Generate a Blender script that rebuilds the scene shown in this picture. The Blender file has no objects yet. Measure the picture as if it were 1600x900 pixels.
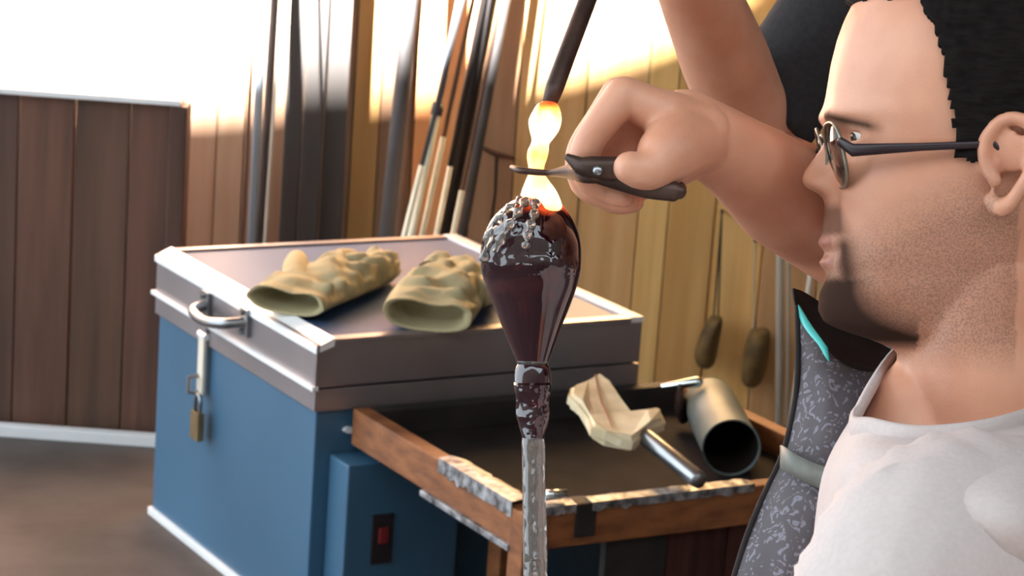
import bpy, bmesh, math, random
import numpy as np
from mathutils import Vector, Matrix, noise

random.seed(4)
SC = bpy.context.scene
COL = SC.collection

# ------------------------------------------------------------------ camera
CAM_H = 1.356
PITCH, ROLL, FPX = math.radians(12.91), math.radians(4.04), 3893.0
_R0, _U0 = Vector((1, 0, 0)), Vector((0, math.sin(PITCH), math.cos(PITCH)))
F_ = Vector((0, math.cos(PITCH), -math.sin(PITCH)))
R_ = _R0*math.cos(ROLL) + _U0*math.sin(ROLL)
U_ = _U0*math.cos(ROLL) - _R0*math.sin(ROLL)
C_ = Vector((0, 0, CAM_H))
cam_data = bpy.data.cameras.new('camera')
cam = bpy.data.objects.new('camera', cam_data)
COL.objects.link(cam)
cam.matrix_world = Matrix(((R_.x, U_.x, -F_.x, C_.x), (R_.y, U_.y, -F_.y, C_.y), (R_.z, U_.z, -F_.z, C_.z), (0, 0, 0, 1)))
cam_data.sensor_width = 36
cam_data.lens = FPX/1600*36
cam_data.clip_start = 0.05
cam_data.dof.use_dof = True
cam_data.dof.focus_distance = 1.75
cam_data.dof.aperture_fstop = 22
SC.camera = cam

# ------------------------------------------------------------------ sky, sun, exposure
SC.view_settings.view_transform = 'Standard'
SC.view_settings.look = 'None'
SC.view_settings.gamma = 1
SC.view_settings.use_curve_mapping = False
SC.view_settings.exposure = 0.12
world = bpy.data.worlds.new('sky')
SC.world = world
world.use_nodes = True
wn = world.node_tree
wn.nodes['Background'].inputs[0].default_value = (0.80, 0.92, 1.0, 1)
wn.nodes['Background'].inputs[1].default_value = 3.6
SUN_DIR = Vector((0.35, 0.80, -0.30)).normalized()
sl = bpy.data.lights.new('sun', 'SUN')
sl.energy = 150
sl.angle = math.radians(1.9)
sl.color = (1.0, 0.97, 0.93)
so = bpy.data.objects.new('sun', sl)
so.rotation_euler = SUN_DIR.to_track_quat('-Z', 'Y').to_euler()
so.location = (-2, -3, 5)
COL.objects.link(so)


# ------------------------------------------------------------------ helpers
def at(px, py, d):
    px, py, d = float(px), float(py), float(d)
    return C_ + d*(F_ + (px-800)/FPX*R_ + (450-py)/FPX*U_)


def ray(px, py):
    return (F_ + (px-800)/FPX*R_ + (450-py)/FPX*U_)


def on_y(px, py, y):
    r = ray(px, py)
    return C_ + r*(y/r.y)


def on_z(px, py, z):
    r = ray(px, py)
    return C_ + r*((z-CAM_H)/r.z)


def on_plane(px, py, p, n):
    r = ray(px, py)
    return C_ + r*((p-C_).dot(n)/r.dot(n))


def P(px, py, d):            # points of the people and the glass
    return at(px, py, d+0.075)


def lin(r, g, b):
    f = lambda c: c/255/12.92 if c/255 <= 0.04045 else ((c/255+0.055)/1.055)**2.4
    return (f(r), f(g), f(b), 1)


WORLD = {}


def tag(o, label=None, cat=None, group=None, kind=None):
    if label: o['label'] = label
    if cat: o['category'] = cat
    if group: o['group'] = group
    if kind: o['kind'] = kind
    return o


def thing(name, loc, label, cat, rz=0, group=None):
    o = bpy.data.objects.new(name, None)
    COL.objects.link(o)
    o.empty_display_size = 0.05
    o.location = loc
    o.rotation_euler = (0, 0, rz)
    WORLD[o] = Matrix.LocRotScale(Vector(loc), o.rotation_euler.to_quaternion(), None)
    return tag(o, label, cat, group)


def finish(name, me, mat, parent=None, smooth=False, local=False):
    """link a mesh given in world space (or in the parent's space when local)"""
    o = bpy.data.objects.new(name, me)
    COL.objects.link(o)
    if mat: me.materials.append(mat)
    if smooth:
        me.polygons.foreach_set('use_smooth', [True]*len(me.polygons))
    if parent is not None:
        o.parent = parent
        base = WORLD[parent]
        if not local:
            me.transform(base.inverted())
    else:
        base = Matrix.Identity(4)
    # origin at the centre of the piece's underside
    if len(me.vertices):
        co = np.empty(len(me.vertices)*3); me.vertices.foreach_get('co', co); co = co.reshape(-1, 3)
        lo, hi = co.min(0), co.max(0)
        c = Vector(((lo[0]+hi[0])/2, (lo[1]+hi[1])/2, lo[2]))
        me.transform(Matrix.Translation(-c))
        o.location = c
        WORLD[o] = base @ Matrix.Translation(c)
    else:
        WORLD[o] = base
    return o


def obj(name, bm, mat, parent=None, smooth=False, local=False):
    bmesh.ops.recalc_face_normals(bm, faces=bm.faces)
    me = bpy.data.meshes.new(name)
    bm.to_mesh(me)
    bm.free()
    return finish(name, me, mat, parent, smooth, local)


def box(bm, lo, hi, M=None, bev=0.0):
    lo, hi = Vector(lo), Vector(hi)
    g = bmesh.ops.create_cube(bm, size=1.0)
    vs = g['verts']
    for v in vs:
        v.co = Vector(((lo.x+hi.x)/2+v.co.x*(hi.x-lo.x), (lo.y+hi.y)/2+v.co.y*(hi.y-lo.y), (lo.z+hi.z)/2+v.co.z*(hi.z-lo.z)))
    if bev > 0:
        es = list({e for v in vs for e in v.link_edges})
        r = bmesh.ops.bevel(bm, geom=es, offset=bev, segments=2, affect='EDGES', profile=0.7)
        vs = list({v for f in r['faces'] for v in f.verts} | {v for v in vs if v.is_valid})
    if M is not None:
        bmesh.ops.transform(bm, matrix=M, verts=vs)
    return vs


def newbox(lo, hi, bev=0.0, M=None):
    bm = bmesh.new()
    box(bm, lo, hi, M, bev)
    return bm


def hexa(bm, c8):
    """box from 8 corners: bottom 4 then top 4, both in the same turn"""
    v = [bm.verts.new(c) for c in c8]
    for f in ((3, 2, 1, 0), (4, 5, 6, 7), (0, 1, 5, 4), (1, 2, 6, 5), (2, 3, 7, 6), (3, 0, 4, 7)):
        bm.faces.new([v[i] for i in f])


def rings(bm, rr, cap=True, close=False):
    vr = [[bm.verts.new(p) for p in r] for r in rr]
    n = len(vr[0])
    m = len(vr)
    for i in range(m if close else m-1):
        a, b = vr[i], vr[(i+1) % m]
        for j in range(n):
            bm.faces.new((a[j], a[(j+1) % n], b[(j+1) % n], b[j]))
    if cap and not close:
        bm.faces.new(vr[0][::-1])
        bm.faces.new(vr[-1])
    return vr


def tube(bm, pts, rad, n=12, dome=False, up=None, close=False, cap=True):
    """swept tube; rad: number, list of numbers or list of (a, b) pairs (a across, b along `up`)"""
    pts = [Vector(p) for p in pts]
    m = len(pts)
    if isinstance(rad, tuple) or not isinstance(rad, list): rad = [rad]*m
    rad = [(r, r) if not isinstance(r, (list, tuple)) else r for r in rad]
    tan = []
    for i in range(m):
        if close: t = pts[(i+1) % m]-pts[i-1]
        else: t = pts[min(i+1, m-1)]-pts[max(i-1, 0)]
        tan.append(t.normalized())
    if up is None:
        up = Vector((0, 0, 1)) if abs(tan[0].z) < 0.9 else Vector((1, 0, 0))
    nrm = (up-tan[0]*up.dot(tan[0])).normalized()
    rr = []
    for i in range(m):
        nrm = (nrm-tan[i]*nrm.dot(tan[i])).normalized()
        bi = tan[i].cross(nrm)
        a, b = rad[i]
        def ring(c, k):
            return [c + bi*(math.cos(2*math.pi*j/n)*a*k) + nrm*(math.sin(2*math.pi*j/n)*b*k) for j in range(n)]
        if dome and i == 0:
            for q in (80, 50, 25):
                s, k = math.sin(math.radians(q)), math.cos(math.radians(q))
                rr.append(ring(pts[0]-tan[0]*max(a, b)*s, k))
        rr.append(ring(pts[i], 1))
        if dome and i == m-1:
            for q in (25, 50, 80):
                s, k = math.sin(math.radians(q)), math.cos(math.radians(q))
                rr.append(ring(pts[i]+tan[i]*max(a, b)*s, k))
    return rings(bm, rr, cap, close)


def newtube(*a, **k):
    bm = bmesh.new()
    tube(bm, *a, **k)
    return bm


def spline(pts, n):
    """Catmull-Rom through the points (any dimension)"""
    p = [np.array(q, float) for q in pts]
    p = [2*p[0]-p[1]]+p+[2*p[-1]-p[-2]]
    out = []
    m = len(p)-3
    for k in range(n):
        t = k/(n-1)*m
        i = min(int(t), m-1)
        u = t-i
        a, b, c, d = p[i:i+4]
        out.append(0.5*((2*b)+(c-a)*u+(2*a-5*b+4*c-d)*u*u+(3*b-a-3*c+d)*u**3))
    return out


def sheet(bm, grid, thick, nrm=None):
    """a grid of points made into a sheet with thickness"""
    m, n = len(grid), len(grid[0])
    g = [[Vector(p) for p in r] for r in grid]
    def normal(i, j):
        a = g[min(i+1, m-1)][j]-g[max(i-1, 0)][j]
        b = g[i][min(j+1, n-1)]-g[i][max(j-1, 0)]
        return a.cross(b).normalized()
    A = [[bm.verts.new(g[i][j]) for j in range(n)] for i in range(m)]
    B = [[bm.verts.new(g[i][j]-normal(i, j)*thick) for j in range(n)] for i in range(m)]
    for i in range(m-1):
        for j in range(n-1):
            bm.faces.new((A[i][j], A[i+1][j], A[i+1][j+1], A[i][j+1]))
            bm.faces.new((B[i][j], B[i][j+1], B[i+1][j+1], B[i+1][j]))
    edge = [(i, 0) for i in range(m)]+[(m-1, j) for j in range(1, n)]+[(i, n-1) for i in range(m-2, -1, -1)]+[(0, j) for j in range(n-2, 0, -1)]
    for k in range(len(edge)):
        (i, j), (p, q) = edge[k], edge[(k+1) % len(edge)]
        bm.faces.new((A[i][j], B[i][j], B[p][q], A[p][q]))


def patch(left, right, nu, nv, bulge=None):
    """rows from two boundary polylines (left, right) of world points"""
    L = spline([tuple(p) for p in left], nv)
    Rr = spline([tuple(p) for p in right], nv)
    out = []
    for i in range(nv):
        row = []
        for j in range(nu):
            t = j/(nu-1)
            p = Vector(L[i])*(1-t)+Vector(Rr[i])*t
            if bulge: p = p+bulge(i/(nv-1), t)
            row.append(p)
        out.append(row)
    return out


def polyprism(bm, pts, depth_vec):
    a = [bm.verts.new(p) for p in pts]
    b = [bm.verts.new(Vector(p)+depth_vec) for p in pts]
    bm.faces.new(a)
    bm.faces.new(b[::-1])
    n = len(a)
    for i in range(n):
        bm.faces.new((a[i], b[i], b[(i+1) % n], a[(i+1) % n]))


def voxel(bm, size, smooth=3):
    """one continuous closed surface out of overlapping closed volumes"""
    me = bpy.data.meshes.new('tmp')
    bmesh.ops.recalc_face_normals(bm, faces=bm.faces)
    bm.to_mesh(me)
    bm.free()
    o = bpy.data.objects.new('tmp', me)
    COL.objects.link(o)
    md = o.modifiers.new('r', 'REMESH')
    md.mode = 'VOXEL'
    md.voxel_size = size
    if smooth:
        s = o.modifiers.new('s', 'SMOOTH')
        s.factor = 0.5
        s.iterations = smooth
    dg = bpy.context.evaluated_depsgraph_get()
    dg.update()
    out = bpy.data.meshes.new_from_object(o.evaluated_get(dg))
    bpy.data.objects.remove(o)
    bpy.data.meshes.remove(me)
    return out


# ------------------------------------------------------------------ materials
def mat(name, rgb, rough=0.6, metal=0.0, n_amt=0.15, n_scale=8.0, stretch=(1, 1, 1), bump=0.0, b_scale=None, spec=0.5,
        rgb2=None, tint=False, coat=0.0):
    """Principled with two-tone noise in object space; tint multiplies by the object's own colour"""
    m = bpy.data.materials.new(name)
    m.use_nodes = True
    nt = m.node_tree
    b = nt.nodes['Principled BSDF']
    b.inputs['Roughness'].default_value = rough
    b.inputs['Metallic'].default_value = metal
    b.inputs['Specular IOR Level'].default_value = spec
    b.inputs['Coat Weight'].default_value = coat
    tc = nt.nodes.new('ShaderNodeTexCoord')
    mp = nt.nodes.new('ShaderNodeMapping')
    mp.inputs['Scale'].default_value = stretch
    nt.links.new(tc.outputs['Object'], mp.inputs[0])
    no = nt.nodes.new('ShaderNodeTexNoise')
    no.inputs['Scale'].default_value = n_scale
    no.inputs['Detail'].default_value = 5
    nt.links.new(mp.outputs[0], no.inputs['Vector'])
    src = mp.outputs[0]
    if tint:
        oi = nt.nodes.new('ShaderNodeObjectInfo')
        ad = nt.nodes.new('ShaderNodeVectorMath')
        ad.operation = 'ADD'
        ml = nt.nodes.new('ShaderNodeVectorMath')
        ml.operation = 'SCALE'
        ml.inputs['Scale'].default_value = 13.0
        nt.links.new(oi.outputs['Color'], ml.inputs[0])
        nt.links.new(mp.outputs[0], ad.inputs[0])
        nt.links.new(ml.outputs[0], ad.inputs[1])
        nt.links.new(ad.outputs[0], no.inputs['Vector'])
        src = ad.outputs[0]
    ramp = nt.nodes.new('ShaderNodeValToRGB')
    c = rgb if len(rgb) == 4 else (*rgb, 1)
    if rgb2 is None:
        c0 = tuple(max(0, v*(1-n_amt)) for v in c[:3])+(1,)
        c1 = tuple(min(1, v*(1+n_amt)) for v in c[:3])+(1,)
    else:
        c0, c1 = c, rgb2
    ramp.color_ramp.elements[0].position = 0.35
    ramp.color_ramp.elements[1].position = 0.65
    ramp.color_ramp.elements[0].color = c0
    ramp.color_ramp.elements[1].color = c1
    nt.links.new(no.outputs['Fac'], ramp.inputs[0])
    out = ramp.outputs[0]
    if tint:
        mx = nt.nodes.new('ShaderNodeMix')
        mx.data_type = 'RGBA'
        mx.blend_type = 'MULTIPLY'
        mx.inputs['Factor'].default_value = 1
        nt.links.new(out, mx.inputs['A'])
        nt.links.new(oi.outputs['Color'], mx.inputs['B'])
        out = mx.outputs['Result']
    nt.links.new(out, b.inputs['Base Color'])
    if bump > 0:
        bp = nt.nodes.new('ShaderNodeBump')
        bp.inputs['Strength'].default_value = bump
        bp.inputs['Distance'].default_value = 0.004
        h = no
        if b_scale:
            h = nt.nodes.new('ShaderNodeTexNoise')
            h.inputs['Scale'].default_value = b_scale
            h.inputs['Detail'].default_value = 4
            nt.links.new(src, h.inputs['Vector'])
        nt.links.new(h.outputs['Fac'], bp.inputs['Height'])
        nt.links.new(bp.outputs[0], b.inputs['Normal'])
    return m


M = {}
M['plank'] = mat('pine plank', lin(240, 224, 200), 0.65, n_scale=5, stretch=(8, 8, 0.5), rgb2=lin(255, 250, 238), bump=0.12, tint=True)
M['backing'] = mat('dark backing board', lin(50, 36, 26), 0.8)
M['brown'] = mat('brown stained board', lin(96, 66, 52), 0.6, n_scale=5, stretch=(8, 8, 0.5), n_amt=0.25, bump=0.2, tint=True)
M['floor'] = mat('worn concrete', lin(78, 70, 66), 0.7, n_scale=6, n_amt=0.3, bump=0.2, b_scale=60)
M['blocker'] = mat('roof boards', lin(110, 90, 70), 0.8)
M['render'] = mat('grey render', lin(120, 112, 104), 0.9, n_scale=4, n_amt=0.15, bump=0.2)
M['blue'] = mat('blue enamel sheet', lin(60, 98, 126), 0.42, n_scale=3, n_amt=0.10, spec=0.5)
M['lid'] = mat('dull tin sheet', lin(150, 142, 144), 0.36, metal=0.6, n_scale=5, n_amt=0.12, bump=0.03)
M['lidtop'] = mat('blue grey lid sheet', lin(58, 82, 120), 0.5, metal=0.0, n_scale=4, n_amt=0.08, bump=0.02, spec=0.18)
M['rim'] = mat('aluminium angle with white glare', lin(246, 248, 250), 0.25, metal=0.15, n_amt=0.05)  # near-white colour stands in for sky glare on the metal
M['steel'] = mat('steel', lin(150, 152, 155), 0.3, metal=0.9, n_amt=0.12, n_scale=20)
M['darkmetal'] = mat('dark iron', lin(74, 54, 46), 0.45, metal=0.55, n_scale=40, n_amt=0.35, bump=0.2)
M['black'] = mat('black rubber', lin(34, 30, 30), 0.5, n_amt=0.2)
M['brass'] = mat('tarnished brass', lin(140, 118, 84), 0.4, metal=0.6, n_scale=30, n_amt=0.2)
M['glove'] = mat('worn cream leather', lin(152, 141, 106), 0.85, n_scale=10, rgb2=lin(172, 161, 124), bump=0.4, b_scale=70)
M['gloveline'] = mat('dark glove lining', lin(88, 74, 44), 0.9, n_scale=30)
M['locker'] = mat('dark grey sheet', lin(76, 72, 70), 0.85, spec=0.2, n_scale=3, stretch=(6, 6, 0.5), n_amt=0.12)
M['pipeblue'] = mat('blue grey pipe', lin(165, 178, 192), 0.4, metal=0.1, n_amt=0.1)
M['pipedark'] = mat('dark grey pipe', lin(92, 88, 88), 0.5, metal=0.2, n_amt=0.15)
M['cane'] = mat('cream rod', lin(244, 242, 222), 0.5, n_scale=10, n_amt=0.08)
M['canebrown'] = mat('brown rod', lin(120, 92, 76), 0.5, n_scale=10, n_amt=0.1)
M['white'] = mat('white painted pipe', lin(222, 212, 196), 0.45, n_amt=0.06)
M['cork'] = mat('scorched wood paddle', lin(96, 72, 38), 0.75, n_scale=18, rgb2=lin(140, 108, 58), bump=0.3)
M['string'] = mat('string', lin(200, 180, 150), 0.8)
M['stringdark'] = mat('dark cord', lin(70, 50, 34), 0.8)
M['bench'] = mat('orange brown bench wood', lin(116, 68, 38), 0.6, n_scale=7, stretch=(3, 3, 9), rgb2=lin(152, 94, 54), bump=0.3)
M['redboard'] = mat('dark red stained board', lin(66, 38, 34), 0.8, n_scale=7, stretch=(8, 8, 1), n_amt=0.3, spec=0.2)
M['char'] = mat('charred black wood', lin(36, 31, 30), 0.7, n_scale=20, n_amt=0.35, bump=0.3)
M['tray'] = mat('sooty tray bottom', lin(36, 31, 30), 0.85, spec=0.12, n_scale=9, n_amt=0.35, bump=0.3)
M['foil'] = mat('burnt aluminium strip', lin(80, 78, 80), 0.4, metal=0.5, n_scale=55, rgb2=lin(190, 190, 194), bump=0.5)
M['paper'] = mat('folded wet newsprint pad', lin(206, 188, 150), 0.85, n_scale=22, rgb2=lin(236, 222, 190), bump=0.4)
M['paperburn'] = mat('scorch line', lin(140, 84, 56), 0.9)
M['tin'] = mat('grey tin can', lin(98, 110, 110), 0.5, metal=0.15, spec=0.3, n_scale=12, n_amt=0.18, bump=0.1)
M['tinside'] = mat('dark inside of can', lin(44, 38, 34), 0.95, spec=0.02)  # coloured darker than the shell
M['chrome'] = mat('chrome', lin(225, 235, 235), 0.12, metal=1.0, n_amt=0.03)
M['red'] = mat('dull red plastic', lin(120, 30, 34), 0.5)
M['switch'] = mat('black switch plate', lin(38, 30, 34), 0.5)
M['hair'] = mat('dark brown hair', lin(20, 14, 12), 0.8, spec=0.15, n_scale=90, stretch=(1, 1, 3), n_amt=0.4, bump=0.6)
M['shirt'] = mat('white cotton', lin(200, 186, 182), 0.9, n_scale=300, n_amt=0.03, bump=0.15)
M['blackshirt'] = mat('black cotton', lin(34, 31, 33), 0.9, n_scale=200, n_amt=0.2, bump=0.15)
M['trousers'] = mat('grey trousers', lin(60, 60, 66), 0.9, n_scale=200, n_amt=0.15)
M['lining'] = mat('black lining cloth', lin(34, 26, 26), 0.85, n_scale=60, n_amt=0.3)
M['teal'] = mat('shiny teal binding', lin(90, 214, 208), 0.25, n_amt=0.08)
M['band'] = mat('grey green webbing strap', lin(120, 122, 116), 0.6, n_scale=80, n_amt=0.15)
M['frame'] = mat('pewter spectacle rim', lin(150, 146, 132), 0.3, metal=0.7, n_amt=0.1)
M['temple'] = mat('black spectacle arm', lin(42, 26, 30), 0.35, n_amt=0.15)
M['sole'] = mat('brown shoe leather', lin(70, 50, 40), 0.5)
M['eye'] = mat('eye white', lin(230, 222, 214), 0.2, n_amt=0.03)
M['iris'] = mat('dark iris', lin(48, 34, 28), 0.15, n_amt=0.2)


def paisley():
    m = mat('grey paisley cloth', lin(120, 112, 114), 0.8)
    nt = m.node_tree
    b = nt.nodes['Principled BSDF']
    tc = nt.nodes['Texture Coordinate']
    no = nt.nodes.new('ShaderNodeTexNoise'); no.inputs['Scale'].default_value = 60; no.inputs['Detail'].default_value = 2
    nt.links.new(tc.outputs['Object'], no.inputs['Vector'])
    mx = nt.nodes.new('ShaderNodeMix'); mx.data_type = 'RGBA'; mx.blend_type = 'LINEAR_LIGHT'; mx.inputs['Factor'].default_value = 0.02
    nt.links.new(tc.outputs['Object'], mx.inputs['A']); nt.links.new(no.outputs['Color'], mx.inputs['B'])
    vo = nt.nodes.new('ShaderNodeTexVoronoi'); vo.inputs['Scale'].default_value = 150
    nt.links.new(mx.outputs['Result'], vo.inputs['Vector'])
    wv = nt.nodes.new('ShaderNodeMath'); wv.operation = 'SINE'
    ml = nt.nodes.new('ShaderNodeMath'); ml.operation = 'MULTIPLY'; ml.inputs[1].default_value = 8
    nt.links.new(vo.outputs['Distance'], ml.inputs[0]); nt.links.new(ml.outputs[0], wv.inputs[0])
    rp = nt.nodes.new('ShaderNodeValToRGB')
    rp.color_ramp.elements[0].color = lin(88, 82, 86); rp.color_ramp.elements[1].color = lin(126, 124, 136)
    rp.color_ramp.elements[0].position = 0.2; rp.color_ramp.elements[1].position = 0.85
    e = rp.color_ramp.elements.new(0.5); e.color = lin(116, 104, 106)
    nt.links.new(wv.outputs[0], rp.inputs[0])
    nt.links.new(rp.outputs[0], b.inputs['Base Color'])
    return m


M['paisley'] = paisley()


def skin_mat():
    m = bpy.data.materials.new('skin')
    m.use_nodes = True
    nt = m.node_tree
    b = nt.nodes['Principled BSDF']
    b.inputs['Roughness'].default_value = 0.42
    b.inputs['Subsurface Weight'].default_value = 0.12
    b.inputs['Subsurface Radius'].default_value = (0.008, 0.003, 0.0015)
    tc = nt.nodes.new('ShaderNodeTexCoord')
    at_ = nt.nodes.new('ShaderNodeAttribute'); at_.attribute_name = 'growth'        # r dense beard, g stubble, b lips
    sp = nt.nodes.new('ShaderNodeSeparateColor')
    nt.links.new(at_.outputs['Color'], sp.inputs[0])
    n1 = nt.nodes.new('ShaderNodeTexNoise'); n1.inputs['Scale'].default_value = 22; n1.inputs['Detail'].default_value = 4
    nt.links.new(tc.outputs['Object'], n1.inputs['Vector'])
    rp = nt.nodes.new('ShaderNodeValToRGB')
    rp.color_ramp.elements[0].position = 0.3; rp.color_ramp.elements[1].position = 0.7
    rp.color_ramp.elements[0].color = lin(206, 142, 112); rp.color_ramp.elements[1].color = lin(222, 162, 132)
    nt.links.new(n1.outputs['Fac'], rp.inputs[0])
    n2 = nt.nodes.new('ShaderNodeTexNoise'); n2.inputs['Scale'].default_value = 800; n2.inputs['Detail'].default_value = 2
    nt.links.new(tc.outputs['Object'], n2.inputs['Vector'])
    st = nt.nodes.new('ShaderNodeMapRange'); st.inputs['From Min'].default_value = 0.42; st.inputs['From Max'].default_value = 0.62
    st.inputs['To Min'].default_value = 0.45; st.inputs['To Max'].default_value = 1
    nt.links.new(n2.outputs['Fac'], st.inputs['Value'])
    mu = nt.nodes.new('ShaderNodeMath'); mu.operation = 'MULTIPLY'
    nt.links.new(st.outputs[0], mu.inputs[0]); nt.links.new(sp.outputs[1], mu.inputs[1])
    def mix(a, col, fac):
        x = nt.nodes.new('ShaderNodeMix'); x.data_type = 'RGBA'
        nt.links.new(a, x.inputs['A']); x.inputs['B'].default_value = col
        nt.links.new(fac, x.inputs['Factor'])
        return x.outputs['Result']
    c = mix(rp.outputs[0], lin(170, 84, 72), sp.outputs[2])
    c = mix(c, lin(112, 78, 62), mu.outputs[0])
    c = mix(c, lin(62, 45, 38), sp.outputs[0])
    nt.links.new(c, b.inputs['Base Color'])
    ro = nt.nodes.new('ShaderNodeMapRange'); ro.inputs['To Min'].default_value = 0.44; ro.inputs['To Max'].default_value = 0.95
    nt.links.new(sp.outputs[0], ro.inputs['Value']); nt.links.new(ro.outputs[0], b.inputs['Roughness'])
    sp2 = nt.nodes.new('ShaderNodeMapRange'); sp2.inputs['To Min'].default_value = 0.5; sp2.inputs['To Max'].default_value = 0.05
    nt.links.new(sp.outputs[0], sp2.inputs['Value']); nt.links.new(sp2.outputs[0], b.inputs['Specular IOR Level'])
    bp = nt.nodes.new('ShaderNodeBump'); bp.inputs['Strength'].default_value = 0.12; bp.inputs['Distance'].default_value = 0.002
    nt.links.new(n2.outputs['Fac'], bp.inputs['Height'])
    nt.links.new(bp.outputs[0], b.inputs['Normal'])
    return m


M['skin'] = skin_mat()
M['nail'] = mat('fingernail', lin(226, 170, 150), 0.3, n_amt=0.05)


def lens_mat():
    m = bpy.data.materials.new('clear spectacle lens')
    m.use_nodes = True
    nt = m.node_tree
    nt.nodes.remove(nt.nodes['Principled BSDF'])
    g = nt.nodes.new('ShaderNodeBsdfGlossy'); g.inputs['Roughness'].default_value = 0.02
    t = nt.nodes.new('ShaderNodeBsdfTransparent'); t.inputs[0].default_value = (0.95, 0.97, 0.97, 1)
    f = nt.nodes.new('ShaderNodeFresnel'); f.inputs[0].default_value = 1.5
    x = nt.nodes.new('ShaderNodeMixShader')
    nt.links.new(f.outputs[0], x.inputs[0]); nt.links.new(t.outputs[0], x.inputs[1]); nt.links.new(g.outputs[0], x.inputs[2])
    nt.links.new(x.outputs[0], nt.nodes['Material Output'].inputs[0])
    return m


M['lens'] = lens_mat()


def glass_mat(name, col, trans, rough=0.03, heat=0.0, ripple=0.0, rscale=60):
    """dark coloured glass; the vertex attribute heat drives its glow, ripple its surface waves"""
    m = bpy.data.materials.new(name)
    m.use_nodes = True
    nt = m.node_tree
    b = nt.nodes['Principled BSDF']
    b.inputs['Base Color'].default_value = col
    b.inputs['Roughness'].default_value = rough
    b.inputs['Transmission Weight'].default_value = trans
    b.inputs['IOR'].default_value = 1.6
    b.inputs['Specular IOR Level'].default_value = 0.8
    tc = nt.nodes.new('ShaderNodeTexCoord')
    if heat > 0:
        a = nt.nodes.new('ShaderNodeAttribute'); a.attribute_name = 'glow_level'
        no = nt.nodes.new('ShaderNodeTexNoise'); no.inputs['Scale'].default_value = 70; no.inputs['Detail'].default_value = 2
        nt.links.new(tc.outputs['Object'], no.inputs['Vector'])
        ad = nt.nodes.new('ShaderNodeMath'); ad.operation = 'MULTIPLY_ADD'; ad.inputs[1].default_value = 0.5; ad.inputs[2].default_value = -0.25
        nt.links.new(no.outputs['Fac'], ad.inputs[0])
        s = nt.nodes.new('ShaderNodeMath'); s.operation = 'ADD'
        nt.links.new(a.outputs['Fac'], s.inputs[0]); nt.links.new(ad.outputs[0], s.inputs[1])
        rp = nt.nodes.new('ShaderNodeValToRGB')
        cr = rp.color_ramp
        cr.elements[0].position = 0.12; cr.elements[0].color = (0, 0, 0, 1)
        cr.elements[1].position = 1.0; cr.elements[1].color = (1.0, 0.80, 0.42, 1)
        for p, c in ((0.3, (0.30, 0.03, 0.005, 1)), (0.5, (1.0, 0.18, 0.02, 1)), (0.75, (1.0, 0.42, 0.09, 1))):
            e = cr.elements.new(p); e.color = c
        nt.links.new(s.outputs[0], rp.inputs[0])
        nt.links.new(rp.outputs[0], b.inputs['Emission Color'])
        b.inputs['Emission Strength'].default_value = heat
    if ripple > 0:
        n2 = nt.nodes.new('ShaderNodeTexNoise'); n2.inputs['Scale'].default_value = rscale; n2.inputs['Detail'].default_value = 2
        nt.links.new(tc.outputs['Object'], n2.inputs['Vector'])
        a2 = nt.nodes.new('ShaderNodeAttribute'); a2.attribute_name = 'ripple'
        mu = nt.nodes.new('ShaderNodeMath'); mu.operation = 'MULTIPLY'
        nt.links.new(n2.outputs['Fac'], mu.inputs[0]); nt.links.new(a2.outputs['Fac'], mu.inputs[1])
        bp = nt.nodes.new('ShaderNodeBump'); bp.inputs['Strength'].default_value = ripple; bp.inputs['Distance'].default_value = 0.01
        nt.links.new(mu.outputs[0], bp.inputs['Height'])
        nt.links.new(bp.outputs[0], b.inputs['Normal'])
    return m


# ------------------------------------------------------------------ the setting
YW = 4.85                                   # front face of the plank wall
floor = obj('floor', newbox((-3, -2.2, -0.06), (3.2, 5.2, 0)), M['floor']); tag(floor, kind='structure')
wall_back = obj('wall_back', newbox((-3, YW+0.025, 0), (3.2, YW+0.09, 2.95)), M['backing']); tag(wall_back, kind='structure')
side_blocker = obj('side_blocker', newbox((3.1, -2.2, 0), (3.2, YW, 2.95)), M['render']); tag(side_blocker, kind='structure')  # unseen, added so that sky light comes mostly from the left
sky_blocker = obj('sky_blocker', newbox((-2.4, 0.6, 2.95), (3.2, 5.2, 3.02)), M['blocker']); tag(sky_blocker, kind='structure')  # unseen, added overhead to cut the top light

# unseen sun blocker added behind the camera; its top edge shapes the sun patch
YF = -1.6
bm = bmesh.new()
prof = [(-1400, 150), (187, 124), (420, 102), (700, 78), (860, 50), (960, 18), (1060, -20), (1130, -90), (1200, -220)]
top = []
for px, py in prof:
    w = on_y(px, py, YW)
    p = w - SUN_DIR*((YW-YF)/SUN_DIR.y)
    top.append(p)
top.append(Vector((top[-1].x+0.1, YF, 3.9)))  # raised part added to cut light from the right front
outl = [Vector((top[0].x, YF, 1.10))] + top + [Vector((3.1, YF, 3.9)), Vector((3.1, YF, 1.10))]
polyprism(bm, outl, Vector((0, -0.12, 0)))
box(bm, (top[0].x, YF-0.12, 0), (3.1, YF, 0.66))
wx = [top[0].x, -0.95, -0.50, -0.36, 0.08, 0.22, 0.66, 3.1]
for i in range(0, 8, 2): box(bm, (wx[i], YF-0.12, 0.66), (wx[i+1], YF, 1.10))  # openings added to give the glass a bright reflected band
wf = obj('sun_blocker', bm, M['render']); tag(wf, kind='structure')

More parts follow.
